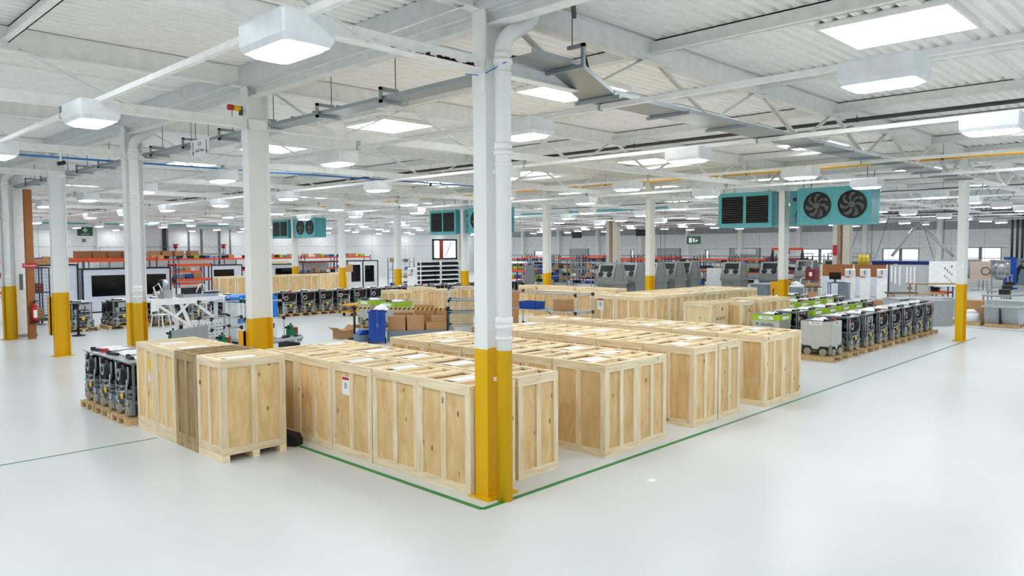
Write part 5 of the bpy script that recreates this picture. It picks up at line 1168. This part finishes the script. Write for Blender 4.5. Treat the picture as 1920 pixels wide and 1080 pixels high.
comp('sketch_board', 'white board with dark sketches beside the blue and orange rack', 'board', (36.4, 5.0, 0), 0, [('panel', 'white_plastic', [('b', -.02, .02, -.62, .66, .75, 2.0)]), ('sketch', 'machine_grey', [('b', -.024, -.02, -.4 + .1 * (i % 4), -.34 + .1 * (i % 4), .95 + .09 * i, 1.0 + .1 * i) for i in range(9)]), ('leg', 'galv', [('b', -.03, .03, -.6, -.55, 0, .75), ('b', -.3, .3, -.6, -.55, 0, .04)]), ('leg', 'galv', [('b', -.03, .03, .58, .63, 0, .75), ('b', -.3, .3, .58, .63, 0, .04)])])
for k, (x, y, z) in enumerate(((31.2, 3.9, 1.12), (29.6, 4.3, .75))):
    comp('timber_table', 'long plank-topped table before the sketch board, %s one' % ['taller', 'lower'][k], 'table', (x, y, 0), -.85, [('top', 'pine_grey', [('b', -1.1, 1.1, -.35, .35, z - .05, z)])] + [('leg', 'pine_grey', [('b', a, a + .06, b, b + .06, 0, z - .05)]) for a in (-1.05, .99) for b in (-.32, .26)])
comp('black_mat', 'black sheet lying over the end of the lower table', 'sheet', (29.2, 4.75, .75), -.85, [('sheet', 'black', [('b', -.6, .6, -.3, .3, 0, .03)])])
for i in range(3): single('steel_box', 'flat grey steel box, %s of the group by the far right column' % ['nearest', 'middle', 'farthest'][i], 'box', (23.35 + i * 1.1, 1.75 + i * .55, 0), -.6, 'steel', [('b', -.42, .42, -.22, .22, 0, .88 - .04 * i), ('b', -.05, .05, -.235, -.22, .42, .46)], 'flat steel boxes by the right column')
single('foil_sheets', 'stack of crumpled shiny foil sheets behind the steel boxes', 'sheets', (26.8, 3.3, 0), -.6, 'alu', [('b', -1.3, 1.3, -.5, .5, 0, .7)] + [('r', (-1.2 + .3 * i, -.5, .71 + .02 * (i % 3)), (-1.1 + .25 * i, .5, .73), .3, .01) for i in range(9)])
item('carton', 'carton', (2.3, .6, .5), (27.4, 5.4, .0), -.75, 'very long brown carton behind the right-hand field of robots', 'box', None)
for k, (x, y) in enumerate(((24.6, 1.12), (24.4, -.05))): place([PAL], (x, y, 0), 'wooden pallet right of the far right column, %s one' % ['left', 'right'][k], 'pallets at the right edge')
comp('wrapped_carton', 'plastic-wrapped carton load on the left pallet at the right edge', 'load', (24.6, 1.05, .12), .1, [('carton', 'carton', [('b', -.1, .4, -.4, .45, 0, .72)]), ('bag', 'paper', [('c', (-.2, -.05, 0), (-.2, -.05, .3), .3, 10, 0, .26), ('c', (-.2, -.05, .3), (-.2, -.05, .42), .26, 10, 0, .1)])])
comp('grey_tub', 'grey tapered tub on the right pallet at the right edge', 'tub', (24.4, -.05, .12), -.1, [('tub', 'hopper', [('p', [(-.34, .0), (.34, .0), (.52, .55), (-.52, .55)], 'y', -.5, .5)]), ('rim', 'hopper', [('b', -.58, .58, -.56, -.48, .55, .6), ('b', -.58, .58, .48, .56, .55, .6), ('b', -.58, -.5, -.48, .48, .55, .6), ('b', .5, .58, -.48, .48, .55, .6)]), ('strap', 'black', [('b', -.53, -.35, -.02, .02, .0, .56)])])
comp('grey_bin_stack', 'long grey tray lying behind the tapered tub', 'tray', (26.2, .1, 0), -.2, [('tray', 'hopper', [('b', -.4, .4, -.7, .7, .5, .8)]), ('stand', 'pine', [('b', -.4, .4, -.7, .7, 0, .5)])])
for k, (x, y) in enumerate(((48.6, 6.6), (47.5, 4.85))):
    comp('steel_tank', 'shiny steel tank on a leg frame at the far right, %s one' % ['left', 'right'][k], 'tank', (x, y, 0), 0, [('vessel', 'copper_sheet' if k == 0 else 'steel', [('c', (0, 0, 1.02), (0, 0, 1.86), .5, 20)]), ('cone', 'steel', [('c', (0, 0, .72), (0, 0, 1.02), .2, 20, 0, .5)]), ('rim', 'alu', [('c', (0, 0, 1.84), (0, 0, 1.92), .53, 20)] + [('b', .5 * math.cos(a) - .03, .5 * math.cos(a) + .03, .5 * math.sin(a) - .03, .5 * math.sin(a) + .03, 1.02, 1.84) for a in (2.4, 3.1, 3.9, 4.7)]), ('frame', 'alu', [('b', -.56, .56, -.56, -.5, .96, 1.02), ('b', -.56, .56, .5, .56, .96, 1.02), ('b', -.56, -.5, -.5, .5, .96, 1.02), ('b', .5, .56, -.5, .5, .96, 1.02)]), ('tray', 'alu', [('b', -.56, .56, -.56, .56, .2, .24)])] + [('leg', 'alu', [('b', a, a + .06, b, b + .06, 0, 1.0)]) for a in (-.56, .5) for b in (-.56, .5)])
comp('perforated_panel', 'rosy perforated metal panels standing left of the steel tanks', 'panel', (46.4, 5.65, 0), .2, [('panel', 'copper_sheet', [('b', -.03, .03, -.55, .5, .7, 1.84)]), ('hose', 'black', [('o', (-.1, -.3, 1.25), (1, 0, 0), .2, .25, .05, 14)]), ('leg', 'alu', [('b', -.04, .04, -.55, -.48, 0, .7), ('b', -.4, .4, -.55, -.48, 0, .05)]), ('leg', 'alu', [('b', -.04, .04, .43, .5, 0, .7), ('b', -.4, .4, .43, .5, 0, .05)])])
single('blue_board', 'blue board standing behind the steel tanks', 'board', (50.2, 4.85, 0), 0, 'blue', [('b', -.05, .05, -.35, .35, 0, 2.05), ('b', -.4, .4, -.35, -.28, 0, .06), ('b', -.4, .4, .28, .35, 0, .06)])
comp('exhaust_stack', 'bundle of dark pipes rising behind the person at the right edge', 'pipes', (55.2, 5.35, 0), 0, [('pipe', 'dark_pipe', [('c', (0, y, 1.9), (0, y, 5.5), .08, 8)]) for y in (-.5, -.2, .1, .4)] + [('hood', 'grey_plastic', [('b', -.4, .4, -.8, .7, 0, 1.9)])])
comp('basket_cage', 'wire basket with yellow sacks above the brown partition', 'basket', (42.6, 11.2, 0), 0, [('stand', 'galv_dark', [('b', -.6, .6, -1.0, 1.0, 0, 1.6)]), ('wire', 'galv_dark', [('c', (-.6, -1 + .25 * i, 1.6), (-.6, -1 + .25 * i, 2.35), .012, 4) for i in range(9)] + [('c', (-.6, -1, z), (-.6, 1, z), .012, 4) for z in (1.8, 2.05, 2.35)]), ('sack', 'yellow_flat', [('c', (-.1, -.2, 1.6), (-.1, -.2, 2.25), .42, 10, 0, .3)])])
comp('blue_container', 'long dark blue container top above the brown partition', 'container', (41.2, 8.3, 0), 0, [('body', 'navy', [('b', -.5, .5, -1.4, 1.6, 0, 1.86)]), ('lid', 'blue', [('b', -.55, .55, -1.45, 1.65, 1.86, 1.92)]), ('label', 'yellow_flat', [('b', -.51, -.5, .2, .4, 1.5, 1.75)])])
single('fire_notice', 'small red fire notice on the boxed column behind the heaters', 'sign', (37.95, 2 * DY + .25, 2.55), 0, 'red', [('b', -.01, .01, -.12, .12, -.3, .3)])
for k, (x, y, z) in enumerate(((18.9, 1.15 + DY, 1.75), (18.86, -.0, 2.1), (18.86, 2 * DY, 1.75))):
    single('notice_card', 'small white notice on the %s middle column' % ['heater', 'far right', 'cabinet-side'][k], 'notice', (18.898, [DY, 0, 2 * DY][k], [1.9, 2.2, 1.85][k]), 0, 'paper', [('b', -.005, .005, -.09, .09, -.13, .13)])
# spray hoses and sling poles hanging from the roof at right
for k, (x, y, dx, dy) in enumerate(((44, 12.6, .5, 1.2), (44, 11.4, -.2, 1.0), (44, 9.8, .2, 1.1), (44, 8.6, .3, -1.0), (46, 13.6, .2, .9), (48, 8.0, 0, .1), (48, 7.2, 0, .05), (38, 9, 0, 0), (36, 21, 0, 0), (42, 36, 0, 0), (42, 30, 0, .2), (40, 24, .1, 0))):
    single('hanging_cable', 'thin dark cable hanging from the roof, %s of those at the back' % ORD[k], 'cable', (x, y, 0), 0, 'dark_pipe', [('t', [(0, 0, 5.58), (dx * .4, dy * .45, 3.9), (dx, dy, 2.0)], .014, 5)], 'cables hanging at the back')
for k, (y, dy) in enumerate(((9.6, -2.1), (9.7, 1.6))): single('duct_hose', 'pale slanting duct tube above the brown partition, %s one' % ['right', 'left'][k], 'duct', (48 + .5 * k, y, 0), 0, 'alu', [('c', (0, 0, 4.3), (0, dy, 2.1), .09, 10)])
comp('overhead_frame', 'dark overhead cable frame near the far right windows', 'frame', (47.5, 9, .42), 0, [('rail', 'dark_pipe', [('b', -.05, .05, -5, 5, 4.3, 4.38), ('b', -2, 2, -3, -2.9, 4.3, 4.36), ('b', -2, 2, 3, 3.1, 4.3, 4.36)]), ('hanger', 'dark_pipe', [('c', (0, y, 4.38), (0, y, 5.15), .015, 5) for y in (-4.5, -1.5, 1.5, 4.5)])])
# floor paper scraps
for k, (x, y) in enumerate(((1.76, -1.0), (3.15, .55), (4.0, .95), (12.0, -1.4))):
    single('floor_scrap', 'small white scrap of paper on the floor, %s one' % ['in the open aisle', 'between the first crate blocks', 'between the middle crate blocks', 'before the robots'][k], 'scrap', (x, y, .001), .4 * k, 'paper', [('b', -.06, .07, -.045, .05, 0, .002)])
# ------------------------------------------------------------------ the person at the back right
def person():
    t = thing('person', 'person in dark clothes leaning forward with both arms out at the far right', 'person', (52.6, 4.95, 0), 0)
    J = {'hip': (0, 0, .93), 'waist': (0, -.06, 1.1), 'chest': (0, -.16, 1.33), 'neck': (0, -.24, 1.48), 'head': (0, -.3, 1.58),
         'shl': (-.19, -.18, 1.40), 'ell': (-.2, -.42, 1.3), 'hal': (-.15, -.66, 1.3), 'shr': (.19, -.18, 1.40), 'elr': (.2, -.42, 1.3), 'har': (.15, -.66, 1.3),
         'hpl': (-.1, 0, .88), 'knl': (-.12, -.05, .48), 'anl': (-.12, .04, .09), 'tol': (-.12, -.14, .04), 'hpr': (.1, 0, .88), 'knr': (.12, -.02, .48), 'anr': (.12, .12, .09), 'tor': (.12, -.05, .04)}
    R = {'hip': .14, 'waist': .14, 'chest': .16, 'neck': .06, 'head': .05, 'shl': .075, 'ell': .055, 'hal': .035, 'shr': .075, 'elr': .055, 'har': .035, 'hpl': .1, 'knl': .07, 'anl': .05, 'tol': .04, 'hpr': .1, 'knr': .07, 'anr': .05, 'tor': .04}
    E = [('hip', 'waist'), ('waist', 'chest'), ('chest', 'neck'), ('neck', 'head'), ('chest', 'shl'), ('shl', 'ell'), ('ell', 'hal'), ('chest', 'shr'), ('shr', 'elr'), ('elr', 'har'), ('hip', 'hpl'), ('hpl', 'knl'), ('knl', 'anl'), ('anl', 'tol'), ('hip', 'hpr'), ('hpr', 'knr'), ('knr', 'anr'), ('anr', 'tor')]
    for s, h in (('l', 'hal'), ('r', 'har')):
        hx, hy, hz = J[h]
        for i, (dx, ln) in enumerate(((-.03, .075), (-.01, .09), (.01, .085), (.03, .07))):
            n1, n2 = 'f%s%da' % (s, i), 'f%s%db' % (s, i)
            J[n1] = (hx + dx, hy - .06, hz - .005); J[n2] = (hx + dx * 1.1, hy - .06 - ln, hz - .03); R[n1] = R[n2] = .009; E += [(h, n1), (n1, n2)]
        sg = 1 if s == 'l' else -1
        J['t' + s] = (hx + sg * .05, hy - .04, hz - .03); R['t' + s] = .01; E.append((h, 't' + s))
    names = list(J)
    me = bpy.data.meshes.new('body'); me.from_pydata([J[n] for n in names], [(names.index(a), names.index(b)) for a, b in E], [])
    me.materials.append(M['cloth_dark'])
    o = bpy.data.objects.new('body', me); COL.objects.link(o); o.parent = t
    sk_ = o.modifiers.new('skin', 'SKIN'); o.modifiers.new('sub', 'SUBSURF').levels = 1
    if not me.skin_vertices: me.attributes.new('skin_vertices', 'FLOAT', 'POINT')
    lay = me.skin_vertices[0].data if len(me.skin_vertices) else None
    if lay:
        for i, n in enumerate(names): lay[i].radius = (R[n], R[n])
        lay[0].use_root = True
    b = MB(); ns, nr = 14, 9
    for i in range(nr + 1):
        a = PI * i / nr
        for k in range(ns):
            c = 2 * PI * k / ns; b.v.append((.078 * math.sin(a) * math.cos(c), -.33 + .098 * math.sin(a) * math.sin(c), 1.64 + .125 * math.cos(a)))
    for i in range(nr):
        for k in range(ns):
            b.f.append((i * ns + k, (i + 1) * ns + k, (i + 1) * ns + (k + 1) % ns, i * ns + (k + 1) % ns)); b.m.append(0); b.s.append(True)
    b.box(-.012, .012, -.45, -.42, 1.6, 1.65); b.box(-.09, -.075, -.35, -.31, 1.61, 1.67).box(.075, .09, -.35, -.31, 1.61, 1.67).box(-.025, .025, -.428, -.42, 1.562, 1.572, 1).box(-.04, -.02, -.43, -.42, 1.66, 1.672, 1).box(.02, .04, -.43, -.42, 1.66, 1.672, 1)
    b.build('head', ['skin_tone', 'hair'], t)
    h = MB(); n0 = 0
    for i in range(6):
        a = PI * .5 * i / 5 * 1.05
        for k in range(ns):
            c = 2 * PI * k / ns; h.v.append((.085 * math.sin(a) * math.cos(c), -.315 + .1 * math.sin(a) * math.sin(c), 1.655 + .125 * math.cos(a)))
    for i in range(5):
        for k in range(ns): h.f.append((i * ns + k, (i + 1) * ns + k, (i + 1) * ns + (k + 1) % ns, i * ns + (k + 1) % ns)); h.m.append(0); h.s.append(True)
    h.build('hair', 'hair', t)
person()
comp('work_table', 'grey bench the person at the far right leans over', 'bench', (52.6, 3.85, 0), 0, [('top', 'galv', [('b', -.6, .6, -.55, .45, 1.02, 1.08)]), ('box', 'carton_dark', [('b', -.3, .3, -.3, .2, .5, 1.0)])] + [('leg', 'galv', [('b', a, a + .05, b, b + .05, 0, 1.02)]) for a in (-.6, .55) for b in (-.55, .4)])

# ------------------------------------------------------------------ lettering becomes mesh
bpy.context.view_layer.update()
for o in [o for o in bpy.data.objects if o.type == 'FONT']:
    me = bpy.data.meshes.new_from_object(o)
    n = bpy.data.objects.new('lettering', me); COL.objects.link(n)
    n.parent = o.parent; n.location = o.location; n.rotation_euler = o.rotation_euler
    bpy.data.objects.remove(o)
